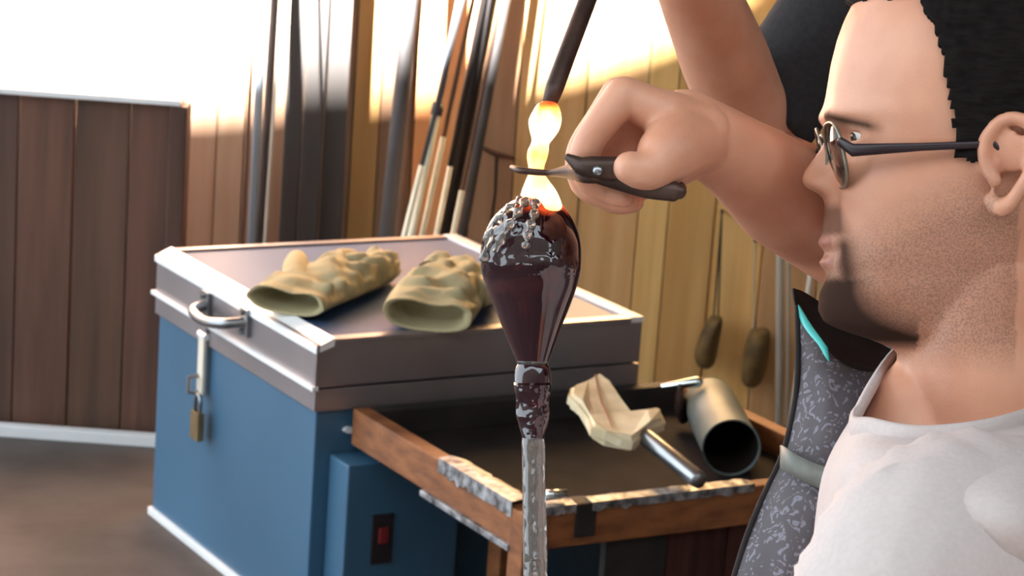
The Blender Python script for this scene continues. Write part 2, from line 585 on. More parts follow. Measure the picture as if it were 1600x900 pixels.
edges = [-420, -310, -190, -70, 40, 145, 240, 335, 378, 445, 545, 587, 640, 735, 800, 905, 1000, 1047, 1120, 1200, 1290, 1400, 1500, 1610, 1730, 1850, 1970]
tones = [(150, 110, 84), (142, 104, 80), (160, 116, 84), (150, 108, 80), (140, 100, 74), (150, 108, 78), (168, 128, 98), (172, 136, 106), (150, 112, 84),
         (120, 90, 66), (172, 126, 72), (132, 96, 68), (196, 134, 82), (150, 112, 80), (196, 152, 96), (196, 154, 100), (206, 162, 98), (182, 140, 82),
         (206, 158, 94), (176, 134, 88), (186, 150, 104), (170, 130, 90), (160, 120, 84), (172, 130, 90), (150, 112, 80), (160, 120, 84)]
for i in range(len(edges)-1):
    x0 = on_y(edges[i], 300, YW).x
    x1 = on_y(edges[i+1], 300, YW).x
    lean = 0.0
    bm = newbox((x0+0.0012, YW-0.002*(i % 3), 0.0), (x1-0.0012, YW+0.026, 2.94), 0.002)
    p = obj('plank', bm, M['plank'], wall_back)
    p.color = lin(*[min(255, v*k) for v, k in zip(tones[i], (1.08, 1.17, 1.32) if i < 12 else (1.26, 1.33, 1.5))])  # right-hand planks lightened in colour to make up for weaker light there

# brown board partition at the left, with a capping strip whitened to look sunlit
pt = on_y(187, 147, 4.45)
part = thing('board_partition', (pt.x-0.25, 4.45, 0), 'dark brown board partition with sunlit cap strip left of blue chest', 'partition')
pe = [-150, -60, 30, 118, 205, 268]
for i in range(len(pe)-1):
    a, b = on_y(pe[i], 147, 4.45), on_y(pe[i+1], 147, 4.45)
    zt = pt.z - 0.012
    o = obj('board', newbox((a.x+0.0015, 4.452+0.003*(i % 2), 0.0), (b.x-0.0015, 4.475, zt), 0.002), M['brown'], part)
    o.color = [(1, 1, 1, 1), (0.85, 0.85, 0.9, 1), (1.05, 1, 0.95, 1), (0.9, 0.95, 0.9, 1), (1.0, 0.95, 0.95, 1)][i]
a, b = on_y(-150, 147, 4.45), on_y(292, 147, 4.45)
b0, b1 = on_y(268, 147, 4.45), on_y(296, 147, 4.45)
obj('end_post', newbox((b0.x, 4.43, 0), (b1.x, 4.49, pt.z-0.012), 0.004), M['brown'], part).color = (0.7, 0.66, 0.68, 1)
obj('cap_strip', newbox((a.x, 4.425, pt.z-0.011), (b1.x-0.012, 4.50, pt.z), 0.003), M['rim'], part)
a, b = on_y(-150, 800, 4.35), on_z(236, 797, 0.02)
obj('baseboard_back', newbox((-2.0, 4.395, 0.0), (on_z(300, 797, 0.0).x, 4.42, 0.022), 0.003), M['rim'])  # near-white colour carries the sunlit highlight of the trim
tag(bpy.data.objects['baseboard_back'], kind='structure')

# ------------------------------------------------------------------ the blue chest
YAW = 2.10873652
D1 = Vector((math.cos(YAW), math.sin(YAW), 0))         # left edge, away from the camera
D2 = Vector((math.sin(YAW), -math.cos(YAW), 0))        # front edge, to the right
B = at(497, 530, 3.6)
L1, L2, HL = 0.614, 0.560, 0.0738
ZT = B.z
rz = math.atan2(D2.y, D2.x)
base = Vector((B.x, B.y, 0))
chest = thing('storage_chest', base + D1*L1/2 + D2*L2/2, 'large blue metal chest with a tin lid and padlocked hasp, gloves lying on it', 'chest', rz)
MC = Matrix.Translation(base) @ Matrix.Rotation(rz, 4, 'Z')      # x along front edge, y along left edge, z up
def cb(lo, hi, bev=0.0): return newbox(lo, hi, bev, MC)
sb = ZT-HL                                                       # seam height
body = obj('body', cb((0.006, 0.006, 0.014), (L2-0.006, L1-0.006, sb-0.006), 0.004), M['blue'], chest)
obj('plinth', cb((0.0, 0.0, 0.0), (L2, L1, 0.014), 0.003), M['rim'], chest)
bm = bmesh.new()
for lo, hi in (((0, 0, sb-0.036), (L2, 0.012, sb-0.003)), ((0, L1-0.012, sb-0.036), (L2, L1, sb-0.003)),
               ((0, 0.012, sb-0.036), (0.012, L1-0.012, sb-0.003)), ((L2-0.012, 0.012, sb-0.036), (L2, L1-0.012, sb-0.003))):
    box(bm, lo, hi, MC, 0.0015)
obj('top_band', bm, M['lid'], chest)
lid = obj('lid', cb((0.0, 0.0, sb), (L2, L1, ZT-0.008), 0.003), M['lid'], chest)
obj('seam_lip', cb((-0.007, -0.004, sb-0.004), (0.003, L1+0.004, sb+0.003), 0.001), M['rim'], lid)
obj('top_panel', cb((0.022, 0.022, ZT-0.010), (L2-0.022, L1-0.022, ZT-0.005)), M['lidtop'], lid)
bm = bmesh.new()
hexa(bm, [MC @ Vector(p) for p in ((-0.003, -0.002, ZT-0.022), (0.026, -0.002, ZT-0.012), (0.026, L1+0.002, ZT-0.012), (-0.003, L1+0.002, ZT-0.022),
                                   (-0.003, -0.002, ZT-0.012), (0.026, -0.002, ZT+0.001), (0.026, L1+0.002, ZT+0.001), (-0.003, L1+0.002, ZT-0.012))])
obj('rim_strip', bm, M['rim'], lid)
for lo, hi in (((L2-0.022, 0.0, ZT-0.010), (L2+0.002, L1+0.002, ZT)),
               ((0.026, -0.002, ZT-0.010), (L2-0.022, 0.020, ZT-0.001)), ((0.026, L1-0.016, ZT-0.010), (L2-0.022, L1+0.002, ZT-0.001))):
    obj('rim_strip', cb(lo, hi, 0.002), M['rim'] if hi[0] < 0.03 or lo[0] > L2-0.03 else M['lid'], lid)  # side strips carry the whitened glare, front and back stay plain tin
obj('corner_strip', cb((-0.002, -0.002, sb), (0.004, 0.012, ZT-0.009), 0.001), M['lid'], lid)
# left face fittings: pixel on the left face plane
Nl = -D2
def on_left(px, py, out=0.0): return on_plane(px, py, base + Nl*out, Nl)
# handle
h0, h1 = on_left(322, 476, 0.004), on_left(383, 503, 0.004)
hp = spline([h0, h0.lerp(h1, .12)+Nl*.030+Vector((0, 0, -.004)), h0.lerp(h1, .5)+Nl*.036+Vector((0, 0, -.010)), h0.lerp(h1, .88)+Nl*.030+Vector((0, 0, -.004)), h1], 17)
hd = obj('handle', newtube(hp, 0.0085, 10, dome=True), M['steel'], chest, True)
for q in (h0, h1):
    bm = bmesh.new()
    y = (q-base).dot(D1)
    box(bm, (-0.008, y-0.014, q.z-0.022), (0.001, y+0.014, q.z+0.022), MC, 0.002)
    for dz in (-0.015, 0.015):
        tube(bm, [q+Vector((0, 0, dz)), q+Vector((0, 0, dz))+Nl*0.010], 0.004, 8)
    obj('bracket', bm, M['steel'], chest)
# hasp
q0, q1 = on_left(318, 524, 0.004), on_left(311, 615, 0.004)
y0, y1 = (q0-base).dot(D1), (q1-base).dot(D1)
hs = obj('hasp', cb((-0.008, y0-0.011, q1.z), (-0.002, y0+0.011, q0.z), 0.002), M['white'], chest)
tp = on_left(320, 470, 0.003)
obj('hinge_plate', cb((-0.006, y0-0.012, q0.z), (0.002, y0+0.012, tp.z-0.012), 0.002), M['lid'], hs)
obj('hinge_pin', newtube([q0+D1*0.014, q0-D1*0.014], 0.006, 10), M['rim'], hs)
st = on_left(309, 600, 0.008)
obj('staple', newtube([st+Vector((0, 0, .014)), st+Vector((0, 0, .012))+Nl*.016, st+Vector((0, 0, -.012))+Nl*.016, st+Vector((0, 0, -.014))], 0.004, 8), M['steel'], hs)
lk = on_left(308, 662, 0.014)
pl = thing('padlock', lk-Vector((0, 0, .03)), 'brass padlock hanging from the hasp of the blue chest', 'padlock')
y = (lk-base).dot(D1)
obj('case', cb((-0.020, y-0.016, lk.z-0.026), (-0.008, y+0.016, lk.z+0.020), 0.003), M['brass'], pl)
sh = [lk+D1*s*0.010+Vector((0, 0, z)) for s, z in ((-1, .018), (-1, .038))]+[lk+D1*0.010*math.sin(math.radians(a))+Vector((0, 0, .038+.010*math.cos(math.radians(a)))) for a in (-60, -30, 0, 30, 60)]+[lk+D1*0.010+Vector((0, 0, z)) for z in (.038, .018)]
obj('shackle', newtube(sh, 0.0032, 8), M['steel'], pl, True)
# front face fittings
Nf = -D1
def on_front(px, py, out=0.0): return on_plane(px, py, base + Nf*out, Nf)
g = on_front(546, 672, 0)
x = (g-base).dot(D2)
bm = bmesh.new()
c = [g+D2*0.009*math.cos(t)+Vector((0, 0, .0045*math.sin(t)))-Nf*.007 for t in [k*math.pi/8 for k in range(16)]]
polyprism(bm, c, Nf*0.010)
obj('badge', bm, M['rim'], chest)
a, b = on_front(545, 728, 0.06), on_front(722, 728, 0.06)
xa, xb = (a-base).dot(D2), (b-base).dot(D2)
cbx = obj('control_box', cb((xa, -0.060, 0.035), (xb, 0.004, a.z), 0.004), M['blue'], chest)
s0, s1 = on_front(582, 805, 0.06), on_front(614, 805, 0.06)
sw = obj('switch_plate', cb(((s0-base).dot(D2), -0.064, s0.z-0.075), ((s1-base).dot(D2), -0.059, s0.z), 0.001), M['switch'], cbx)
sr = on_front(598, 836, 0.064); xr = (sr-base).dot(D2)
o = obj('rocker', cb((xr-0.007, -0.070, sr.z-0.012), (xr+0.007, -0.062, sr.z+0.012), 0.002), M['red'], cbx)

# ------------------------------------------------------------------ gloves on the lid
def glove(name, label, path, half, heights, thumb, fing, seed):
    """path: world points cuff -> fingers on the lid, half widths, heights"""
    root = thing(name, Vector(path[0])-Vector((0, 0, heights[0])), label, 'glove', 0, 'work gloves on the chest lid')
    n = 44
    cs = spline([tuple(p) for p in path], n)
    hw = spline([(v,) for v in half], n)
    hh = spline([(v,) for v in heights], n)
    N = 40
    bm = bmesh.new()
    rr = []
    up = Vector((0, 0, 1))
    for i in range(n):
        c = Vector(cs[i])
        t = Vector(cs[min(i+1, n-1)])-Vector(cs[max(i-1, 0)])
        t.z = 0
        t.normalize()
        side = t.cross(up)
        ring = []
        for j in range(N):
            a = 2*math.pi*j/N
            ca, sa = math.cos(a), math.sin(a)
            w = float(hw[i][0]); h = float(hh[i][0])
            x = math.copysign(abs(ca)**0.75, ca)*w
            z = math.copysign(abs(sa)**0.8, sa)*h
            p = c+side*x+up*z
            wr = noise.noise(Vector((seed+x*26, i*0.25, sa*1.5)))*0.015+noise.noise(Vector((seed*3+x*36, i*0.45, sa*2)))*0.008-0.005*max(0, math.sin(i*0.44+x*30+seed))*min(1, i/10)
            if sa > -0.2: p = p+up*wr*min(1, i/7)*(0.6+0.8*i/n) + side*wr*0.5
            if i < 9 and sa > 0: p = p-up*0.35*h*math.exp(-((ca-0.1)/0.35)**2)*(1-i/9)
            ring.append(p)
        rr.append(ring)
    # inner cuff first (open end), then outside to the finger end
    inner = []
    for k, (f, dep) in enumerate(((0.55, 7), (0.72, 4), (0.80, 1))):
        c = sum((v for v in rr[dep]), Vector())/N
        inner.append([c+(v-c)*f for v in rr[dep]])
    lip = [sum(rr[0], Vector())/N*0.06+v*0.94-0*up for v in rr[0]]
    allr = [rr[0]]+rr[1:]
    last = rr[-1]
    c = sum(last, Vector())/N
    for f in (0.8, 0.45, 0.1):
        allr.append([c+(v-c)*f+(c-Vector(cs[-3])).normalized()*0.012*(1-f) for v in last])
    vr = rings(bm, allr, cap=False)
    bm.faces.new(vr[-1])
    shell = obj('shell', bm, M['glove'], root, True)
    bm = bmesh.new()
    c0 = sum(rr[0], Vector())/N
    c3 = sum(rr[10], Vector())/N
    vr = rings(bm, [[c0+(v-c0)*1.0 for v in rr[0]], [c0+(v-c0)*0.90-(c3-c0)*0.01 for v in rr[0]], [c0+(v-c0)*0.84+(c3-c0)*0.1 for v in rr[0]],
                    [c3+(v-c3)*0.7 for v in rr[10]]], cap=False)
    bm.faces.new(vr[-1])
    obj('cuff_lining', bm, M['glove'], root, True)
    bm = newtube(thumb, [0.022, 0.021, 0.017], 14, dome=True)
    obj('thumb', bm, M['glove'], root, True)
    for f in fing:
        obj('finger', newtube(f, [0.017, 0.017, 0.013], 12, dome=True), M['glove'], root, True)
    return root

def lidp(px, py, z=0.0): return on_z(px, py, ZT+z)
glove('work_glove', 'cream leather glove farther left on the chest lid, its fingers curled back',
      [lidp(447, 470, .022), lidp(480, 452, .026), lidp(525, 434, .028), lidp(575, 420, .026), lidp(602, 414, .022)],
      [0.062, 0.064, 0.060, 0.046, 0.030], [0.021, 0.024, 0.028, 0.027, 0.020],
      [lidp(462, 440, .030), lidp(462, 418, .034), lidp(464, 407, .036)],
      [[lidp(545, 412, .042), lidp(565, 410, .046), lidp(580, 412, .040)], [lidp(575, 416, .042), lidp(592, 415, .043), lidp(603, 418, .034)],
       [lidp(520, 414, .036), lidp(535, 404, .040), lidp(550, 402, .034)]], 1.3)
glove('work_glove', 'cream leather glove nearer the glass vessel on the chest lid, cuff open to front',
      [lidp(668, 492, .025), lidp(678, 474, .030), lidp(692, 454, .032), lidp(706, 436, .030), lidp(716, 424, .024)],
      [0.066, 0.068, 0.064, 0.060, 0.050], [0.025, 0.030, 0.033, 0.031, 0.022],
      [lidp(755, 458, .034), lidp(765, 446, .030), lidp(770, 436, .024)],
      [[lidp(668, 430, .040), lidp(668, 424, .048), lidp(668, 420, .040)], [lidp(695, 428, .044), lidp(697, 421, .050), lidp(698, 417, .040)],
       [lidp(725, 432, .044), lidp(729, 424, .048), lidp(732, 420, .040)], [lidp(748, 440, .036), lidp(752, 432, .040), lidp(756, 428, .032)]], 7.7)

# ------------------------------------------------------------------ things leaning on the back wall
yA = YW-0.06
a, b = on_y(445, 300, yA), on_y(541, 300, yA)
lock = thing('sheet_metal_screen', ((a.x+b.x)/2, yA-0.06, 0), 'dark grey folded metal screen standing against the plank wall', 'screen')
xs = [443, 472, 505, 541]
for i in range(3):
    p0, p1 = on_y(xs[i], 250, yA), on_y(xs[i+1], 250, yA)
    bm = newbox((p0.x+0.001, yA-0.030-0.010*(i % 2), 0), (p1.x-0.001, yA-0.018-0.010*(i % 2), 2.2), 0.003)
    o = obj('screen_panel', bm, M['locker'], lock)

def pole(name, label, cat, top, bot, r, m, yt=YW-0.03, yf=4.52, zt=1.95, group=None, cut=None, bm_mat=None, ferrule=False):
    """straight rod seen through two pixels, standing on the floor near y = yf and leaning on the wall at height zt"""
    nrm_ = Vector((0, 1, -(yt-yf)/zt)).normalized()
    p0 = Vector((0, yf, 0))
    T, Bt = on_plane(top[0], top[1], p0, nrm_), on_plane(bot[0], bot[1], p0, nrm_)
    d = T-Bt
    foot = Bt-d*(Bt.z/d.z)
    head = foot+d*(zt/d.z)
    dn = d.normalized()
    if cut is None:
        root = obj(name, newtube([foot+dn*r*0.6, head], r, 10), m, None, True)
        return tag(root, label, cat, group)
    root = thing(name, foot, label, cat, 0, group)
    S = on_plane(cut[0], cut[1], p0, nrm_)
    S = foot+d*(S.z/d.z)
    obj('lower_shaft', newtube([foot+dn*r*0.6, S], r, 10), m, root, True)
    obj('upper_shaft', newtube([S-dn*0.004, head], r*0.8, 10), bm_mat, root, True)
    if ferrule:
        obj('ferrule', newtube([S-dn*0.01, S+dn*0.014], r*1.3, 12), M['pipedark'], root, True)
    return root

g = 'rods leaning on the plank wall'
pole('steel_pipe', 'blue grey steel pipe leaning just left of the dark screen', 'pipe', (411, 20), (393, 375), 0.0085, M['pipeblue'], yf=4.52, group=g)
pole('steel_pipe', 'dark pipe leaning beside the blue grey pipe, next to dark screen', 'pipe', (428, 20), (406, 375), 0.0085, M['pipedark'], yf=4.6, group=g)
pole('thin_rod', 'thin pale rod leaning right in front of the dark grey screen', 'rod', (438, 20), (414, 372), 0.0030, M['white'], yf=4.46, group=g)
pole('thin_rod', 'thin brown rod at far left of the leaning pipes', 'rod', (397, 20), (379, 376), 0.0035, M['canebrown'], yf=4.5, group=g)
pole('blowpipe', 'thick dark blowpipe leaning midway between screen and cream rods', 'blowpipe', (640, 20), (604, 368), 0.0155, M['pipedark'], yf=4.52, group=g)
pole('thin_rod', 'brown rod leaning right behind the thick dark blowpipe', 'rod', (652, 20), (623, 368), 0.009, M['canebrown'], yf=4.64, group=g)
pole('cream_rod', 'longest cream rod, pale below a dark ferrule', 'rod', (714, 20), (643, 366), 0.0085, M['cane'], cut=(683, 172), bm_mat=M['pipeblue'], ferrule=True, yf=4.5, group=g)
pole('cream_rod', 'leftmost of the cream tipped rods, whitest, dark above the middle', 'rod', (704, 80), (632, 367), 0.0055, M['cane'], cut=(656, 258), bm_mat=M['pipedark'], yf=4.46, group=g)
pole('cream_rod', 'cream rod second highest tip, just right of the ferruled one', 'rod', (722, 80), (660, 366), 0.0058, M['cane'], cut=(694, 214), bm_mat=M['canebrown'], yf=4.53, group=g)
pole('cream_rod', 'short tipped cream rod left under the black tube', 'rod', (736, 100), (682, 366), 0.0056, M['cane'], cut=(705, 260), bm_mat=M['black'], yf=4.58, group=g)
pole('cream_rod', 'rightmost dull cream rod, low tip below thin brown shaft', 'rod', (762, 100), (708, 366), 0.0056, M['cane'], cut=(725, 298), bm_mat=M['canebrown'], yf=4.54, group=g)
pole('black_tube', 'thick black tube leaning above the cream rods', 'tube', (752, 60), (692, 366), 0.0175, M['black'], yf=4.7, group=g)
pole('black_tube', 'slimmer dark grey tube leaning right of the thick black tube', 'tube', (779, 60), (722, 366), 0.010, M['pipedark'], yf=4.66, group=g)
# iron hook on the wall near the pliers
hk = on_y(775, 240, YW)
bm = bmesh.new()
tube(bm, [on_y(756, 232, YW-0.02), on_y(775, 241, YW-0.02), on_y(803, 247, YW-0.03)], [0.004, 0.006, 0.004], 8, dome=True)
tube(bm, [on_y(776, 242, YW-0.018), on_y(774, 300, YW-0.012), on_y(768, 345, YW-0.008)], [0.004, 0.003, 0.003], 8, dome=True)
tube(bm, [on_y(775, 241, YW-0.02), on_y(775, 241, YW+0.004)], 0.004, 8)
tag(obj('wall_hook', bm, M['darkmetal'], None, True), 'dark iron hook fixed to the plank wall behind the glass neck', 'hook')

# hanging paddles
def paddle(label, strings, outline, m_string, knot):
    root = thing('hanging_paddle', on_y(knot[0], knot[1]+60, YW-0.03), label, 'paddle', 0, 'paddles hung on the plank wall')
    pts = [on_y(x, y, YW-0.022) for x, y in outline]
    sp = [Vector(p) for p in spline([tuple(p) for p in pts+[pts[0]]], 28)[:-1]]
    bm = bmesh.new()
    polyprism(bm, sp, Vector((0, -0.03, 0)))
    bmesh.ops.recalc_face_normals(bm, faces=bm.faces)
    es = [e for e in bm.edges if len(e.link_faces) == 2 and min(len(f.verts) for f in e.link_faces) == 4 and max(len(f.verts) for f in e.link_faces) > 4]
    bmesh.ops.bevel(bm, geom=es, offset=0.010, segments=3, affect='EDGES')
    obj('blade', bm, M['cork'], root, True)
    for s in strings:
        obj('cord', newtube([on_y(x, y, YW-0.03+0.008*k) for k, (x, y) in enumerate(s[:-1])], s[-1], 6), m_string, root)
    n = strings[0][0]
    obj('nail', newtube([on_y(n[0], n[1], YW+0.004), on_y(n[0], n[1], YW-0.035)], 0.0035, 8), M['darkmetal'], root)
    return root
paddle('left of two scorched wood paddles hung on the wall, on dark cord', [[(1128, 330), (1115, 497), 0.0022], [(1128, 330), (1122, 494), 0.0022]],
       [(1110, 491), (1128, 494), (1124, 525), (1116, 562), (1103, 573), (1089, 567), (1085, 548), (1096, 515)], M['stringdark'], (1128, 330))
paddle('right of two scorched wood paddles hung on the wall, on pale cord by white pipe', [[(1180, 376), (1177, 515), 0.0022]],
       [(1172, 512), (1198, 511), (1202, 530), (1197, 570), (1186, 596), (1170, 602), (1158, 592), (1160, 560), (1166, 530)], M['string'], (1180, 376))
# white pipes on the wall at the right
pole('white_pipe', 'thicker white pipe standing upright on the wall behind the apron', 'pipe', (1220, 120), (1217, 760), 0.0078, M['white'], yf=YW-0.06, yt=YW-0.012, group='white pipes on the wall')
pole('white_pipe', 'slim white pipe close right of the thicker white pipe', 'pipe', (1233, 120), (1230, 760), 0.004, M['white'], yf=YW-0.06, yt=YW-0.012, group='white pipes on the wall')
pole('white_pipe', 'leaning white pipe half hidden by the grey paisley apron', 'pipe', (1268, 420), (1232, 690), 0.006, M['white'], yf=YW-0.12, yt=YW-0.02, zt=0.78, group='white pipes on the wall')

# ------------------------------------------------------------------ wooden tray bench
K = at(822, 797, 3.22)                                    # near corner, top of rim
ZR = K.z
La = -(K-B).dot(D1)-0.012
Lb = 0.58
kb = Vector((K.x, K.y, 0))
MT = Matrix.Translation(kb) @ Matrix.Rotation(rz, 4, 'Z')
bench = thing('tray_bench', kb+D1*La/2+D2*Lb/2, 'low wooden bench with raised charred rim and sooty black tray top', 'bench', rz)
def tb(lo, hi, bev=0.0): return newbox(lo, hi, bev, MT)
RH, RT = 0.058, 0.026
fl = obj('front_rail', tb((RT, 0, ZR-RH), (Lb, RT, ZR-0.003), 0.003), M['bench'], bench)
ll = obj('side_rail', tb((0, 0.03, ZR-RH), (RT, La, ZR-0.003), 0.003), M['bench'], bench)
obj('back_rail', tb((RT, La-RT, ZR-RH), (Lb, La, ZR-0.003), 0.003), M['char'], bench)
obj('side_rail', tb((Lb-RT, RT, ZR-RH), (Lb, La-RT, ZR-0.003), 0.003), M['bench'], bench)
tbz = ZR-0.040
obj('tray_bottom', tb((RT-0.002, RT-0.002, tbz-0.014), (Lb-RT+0.002, La-RT+0.002, tbz)), M['tray'], bench)
obj('lower_lip', tb((-0.006, 0.03, ZR-RH-0.008), (RT, La*0.55, ZR-RH+0.001), 0.002), M['foil'], ll)
for px, py in ((0.0, 0.0), (Lb-0.035, 0.0), (0.2, La-0.115), (Lb-0.035, La-0.115)):
    obj('leg', tb((px-0.003, py-0.003, 0), (px+0.037, py+0.034, ZR-0.006 if py == 0 and px == 0 else ZR-RH), 0.003), M['bench'], bench)
for k_ in range(4):
    xk = 0.135+k_*(Lb-0.045-0.135)/4
    obj('skirt_board', tb((xk+0.001, 0.012+0.002*(k_ % 2), 0.06), (xk+(Lb-0.045-0.135)/4-0.001, 0.026, ZR-RH+0.001), 0.002), M['redboard'] if k_ in (1, 2) else M['char'], bench)
# burnt metal edging, ragged
def ragged(x0, x1, along_y, seed):
    bm = bmesh.new()
    n = 26
    rows = []
    for i in range(n):
        t = x0+(x1-x0)*i/(n-1)
        j = noise.noise(Vector((seed, i*0.9, 0)))*0.006
        k = noise.noise(Vector((seed+5, i*0.7, 1)))*0.005
        if along_y: r = [(-0.003, t, ZR-0.018+k*1.6), (-0.003, t, ZR+0.0015), (RT*0.6, t, ZR+0.003+j*0.3), (RT+0.006+j, t, ZR-0.002), (RT+0.008+j, t, ZR-0.03)]
        else: r = [(t, -0.003, ZR-0.010+k*1.4), (t, -0.003, ZR+0.0015), (t, RT*0.6, ZR+0.003+j*0.3), (t, RT+0.005+j, ZR-0.002), (t, RT+0.008+j, ZR-0.028)]
        rows.append([MT @ Vector(p) for p in r])
    sheet(bm, rows, 0.0016)
    return bm
obj('metal_edging', ragged(0.03, La*0.46, True, 2), M['foil'], ll)
obj('metal_edging', ragged(0.012, 0.075, False, 4), M['foil'], fl)
obj('metal_edging', ragged(0.10, 0.36, False, 6), M['foil'], fl)
xn = (on_plane(915, 800, K, D1)-kb).dot(D2)
obj('charred_notch', tb((xn-0.016, -0.003, ZR-0.046), (xn+0.016, RT+0.003, ZR+0.001), 0.004), M['char'], fl)
# bright metal stub on the corner
ws = on_z(866, 772, ZR+0.012)
bm = newtube([on_z(852, 773, ZR+0.012), on_z(884, 771, ZR+0.012)], [(0.006, 0.006)]*2, 12)
tag(obj('metal_stub', bm, M['chrome'], None, True), 'small shiny metal stub lying on the tray rim beside the glass stem', 'stub')
pad0 = on_z(1096, 752, ZR+0.016)
# newsprint paddle with a metal handle
nrm = (Vector((0, 0, 1)) + (-D1)*0.22).normalized()
def onpad(px, py, h=0.0): return on_plane(px, py, pad0+nrm*h, nrm)
pr = thing('newsprint_paddle', pad0, 'cream folded pad with brown scorch line on a metal handle, lying in tray', 'paddle')
out = [(937, 579), (953, 588), (973, 618), (990, 640), (1008, 638), (1026, 631), (1036, 642), (1041, 655), (1018, 664), (1003, 676), (990, 686), (972, 680), (948, 669), (925, 663), (918, 645), (904, 626), (889, 612), (893, 601), (914, 592)]
top = [onpad(x, y, 0.012+0.003*math.sin(i*1.7)) for i, (x, y) in enumerate(out)]
bm = bmesh.new()
polyprism(bm, top, -nrm*0.024)
bmesh.ops.recalc_face_normals(bm, faces=bm.faces)
es = [e for e in bm.edges if len(e.link_faces) == 2 and max(len(f.verts) for f in e.link_faces) > 4]
bmesh.ops.bevel(bm, geom=es, offset=0.006, segments=3, affect='EDGES')
pd = obj('pad', bm, M['paper'], pr)
obj('fold', newtube([onpad(x, y, 0.0125) for x, y in ((930, 585), (934, 605), (940, 628), (950, 650), (957, 668))], [.0008, .0013, .0016, .0013, .0008], 6), M['paperburn'], pd)
obj('fold', newtube([onpad(x, y, 0.0125) for x, y in ((914, 620), (922, 632), (927, 648))], [.0006, .0010, .0006], 6), M['paperburn'], pd)
obj('fold', newtube([onpad(x, y, 0.0125) for x, y in ((1003, 676), (1001, 658), (1008, 640))], [.0008, .0013, .0008], 6), M['paperburn'], pd)
hd0, hd1 = onpad(1001, 676, 0.002), onpad(1094, 752, 0.002)
obj('handle', newtube([hd0, hd0.lerp(hd1, .06), hd0.lerp(hd1, .94), hd1], [0.010, 0.0125, 0.0125, 0.011], 16), M['steel'], pr, True)
# tin can lying with its dark mouth to the front
c1, c0 = on_z(1143, 700, tbz+0.042), on_z(1108, 628, tbz+0.042)
ax = (c1-c0).normalized()
can = thing('tin_can', (c0+c1)/2-Vector((0, 0, .042)), 'dented grey tin can lying in tray, dark open mouth to front', 'can')
bm = bmesh.new()
sd_ = ax.cross(Vector((0, 0, 1))).normalized()
up_ = sd_.cross(ax)
rings(bm, [[c+(sd_*math.cos(2*math.pi*k/32)+up_*math.sin(2*math.pi*k/32))*r for k in range(32)]
           for c, r in ((c0, .034), (c0+ax*0.004, .039), (c0.lerp(c1, .5), .041), (c1-ax*0.004, .041), (c1, .0425), (c1-ax*0.001, .040), (c1-ax*0.006, .0393))], cap=False)
obj('shell', bm, M['tin'], can, True)
bm = bmesh.new()
tube(bm, [c1-ax*0.004, c1.lerp(c0, .5), c0+ax*0.006], [0.0392, 0.0392, 0.036], 28)
bm.faces.ensure_lookup_table()
fc = [f for f in bm.faces if len(f.verts) > 4]
fc = min(fc, key=lambda f: (f.calc_center_median()-c1).length)
bmesh.ops.delete(bm, geom=[fc], context='FACES_ONLY')
obj('inside', bm, M['tinside'], can, True)
# chrome scoop at the back
a, b = on_z(1036, 604, ZR+0.03), on_z(1090, 597, ZR+0.045)
sc = thing('chrome_scoop', (a+b)/2-Vector((0, 0, .07)), 'small chrome handled scoop shining behind the tin can', 'scoop')
obj('handle', newtube([a, a.lerp(b, .4), b], [0.005, 0.0065, 0.0085], 12, dome=True), M['chrome'], sc, True)
bm = newtube([a.lerp(b, .5)-Vector((0, 0, .004)), on_z(1062, 625, ZR+0.012), on_z(1066, 640, ZR-0.01)], [(0.010, 0.005), (0.02, 0.007), (0.022, 0.012)], 14, dome=True)
obj('bowl', bm, M['darkmetal'], sc, True)

# ------------------------------------------------------------------ the glass vessel
def glass_part(name, prof, m, parent, n=48, sub=4, heat=None, ripple=None, wob=0.0):
    """prof: (px, py, radius in px, depth) from top to bottom; one closed surface round a slightly bent axis"""
    q = spline(prof, (len(prof)-1)*sub+1)
    rr = []
    pys = []
    for i, (px, py, r, d) in enumerate(q):
        c = P(px, py, d)
        rad = max(r, 0.2)*(d+0.075)/FPX
        ring = []
        for j in range(n):
            a = 2*math.pi*j/n
            w = 1+wob*noise.noise(Vector((math.cos(a)*1.6, math.sin(a)*1.6, py*0.03)))
            ring.append(c+R_*math.cos(a)*rad*w-F_*math.sin(a)*rad*w)
        rr.append(ring)
        pys.append(py)
    bm = bmesh.new()
    rings(bm, rr)
    o = obj(name, bm, m, parent, True)
    me = o.data
    hv, rv = [], []
    for i, py in enumerate(pys):
        for j in range(n):
            a = 2*math.pi*j/n
            hv.append(heat(py, a) if heat else 0.0)
            rv.append(ripple(py, a) if ripple else 0.0)
    ha = me.attributes.new('glow_level', 'FLOAT', 'POINT'); ha.data.foreach_set('value', hv)
    ra = me.attributes.new('ripple', 'FLOAT', 'POINT'); ra.data.foreach_set('value', rv)
    return o


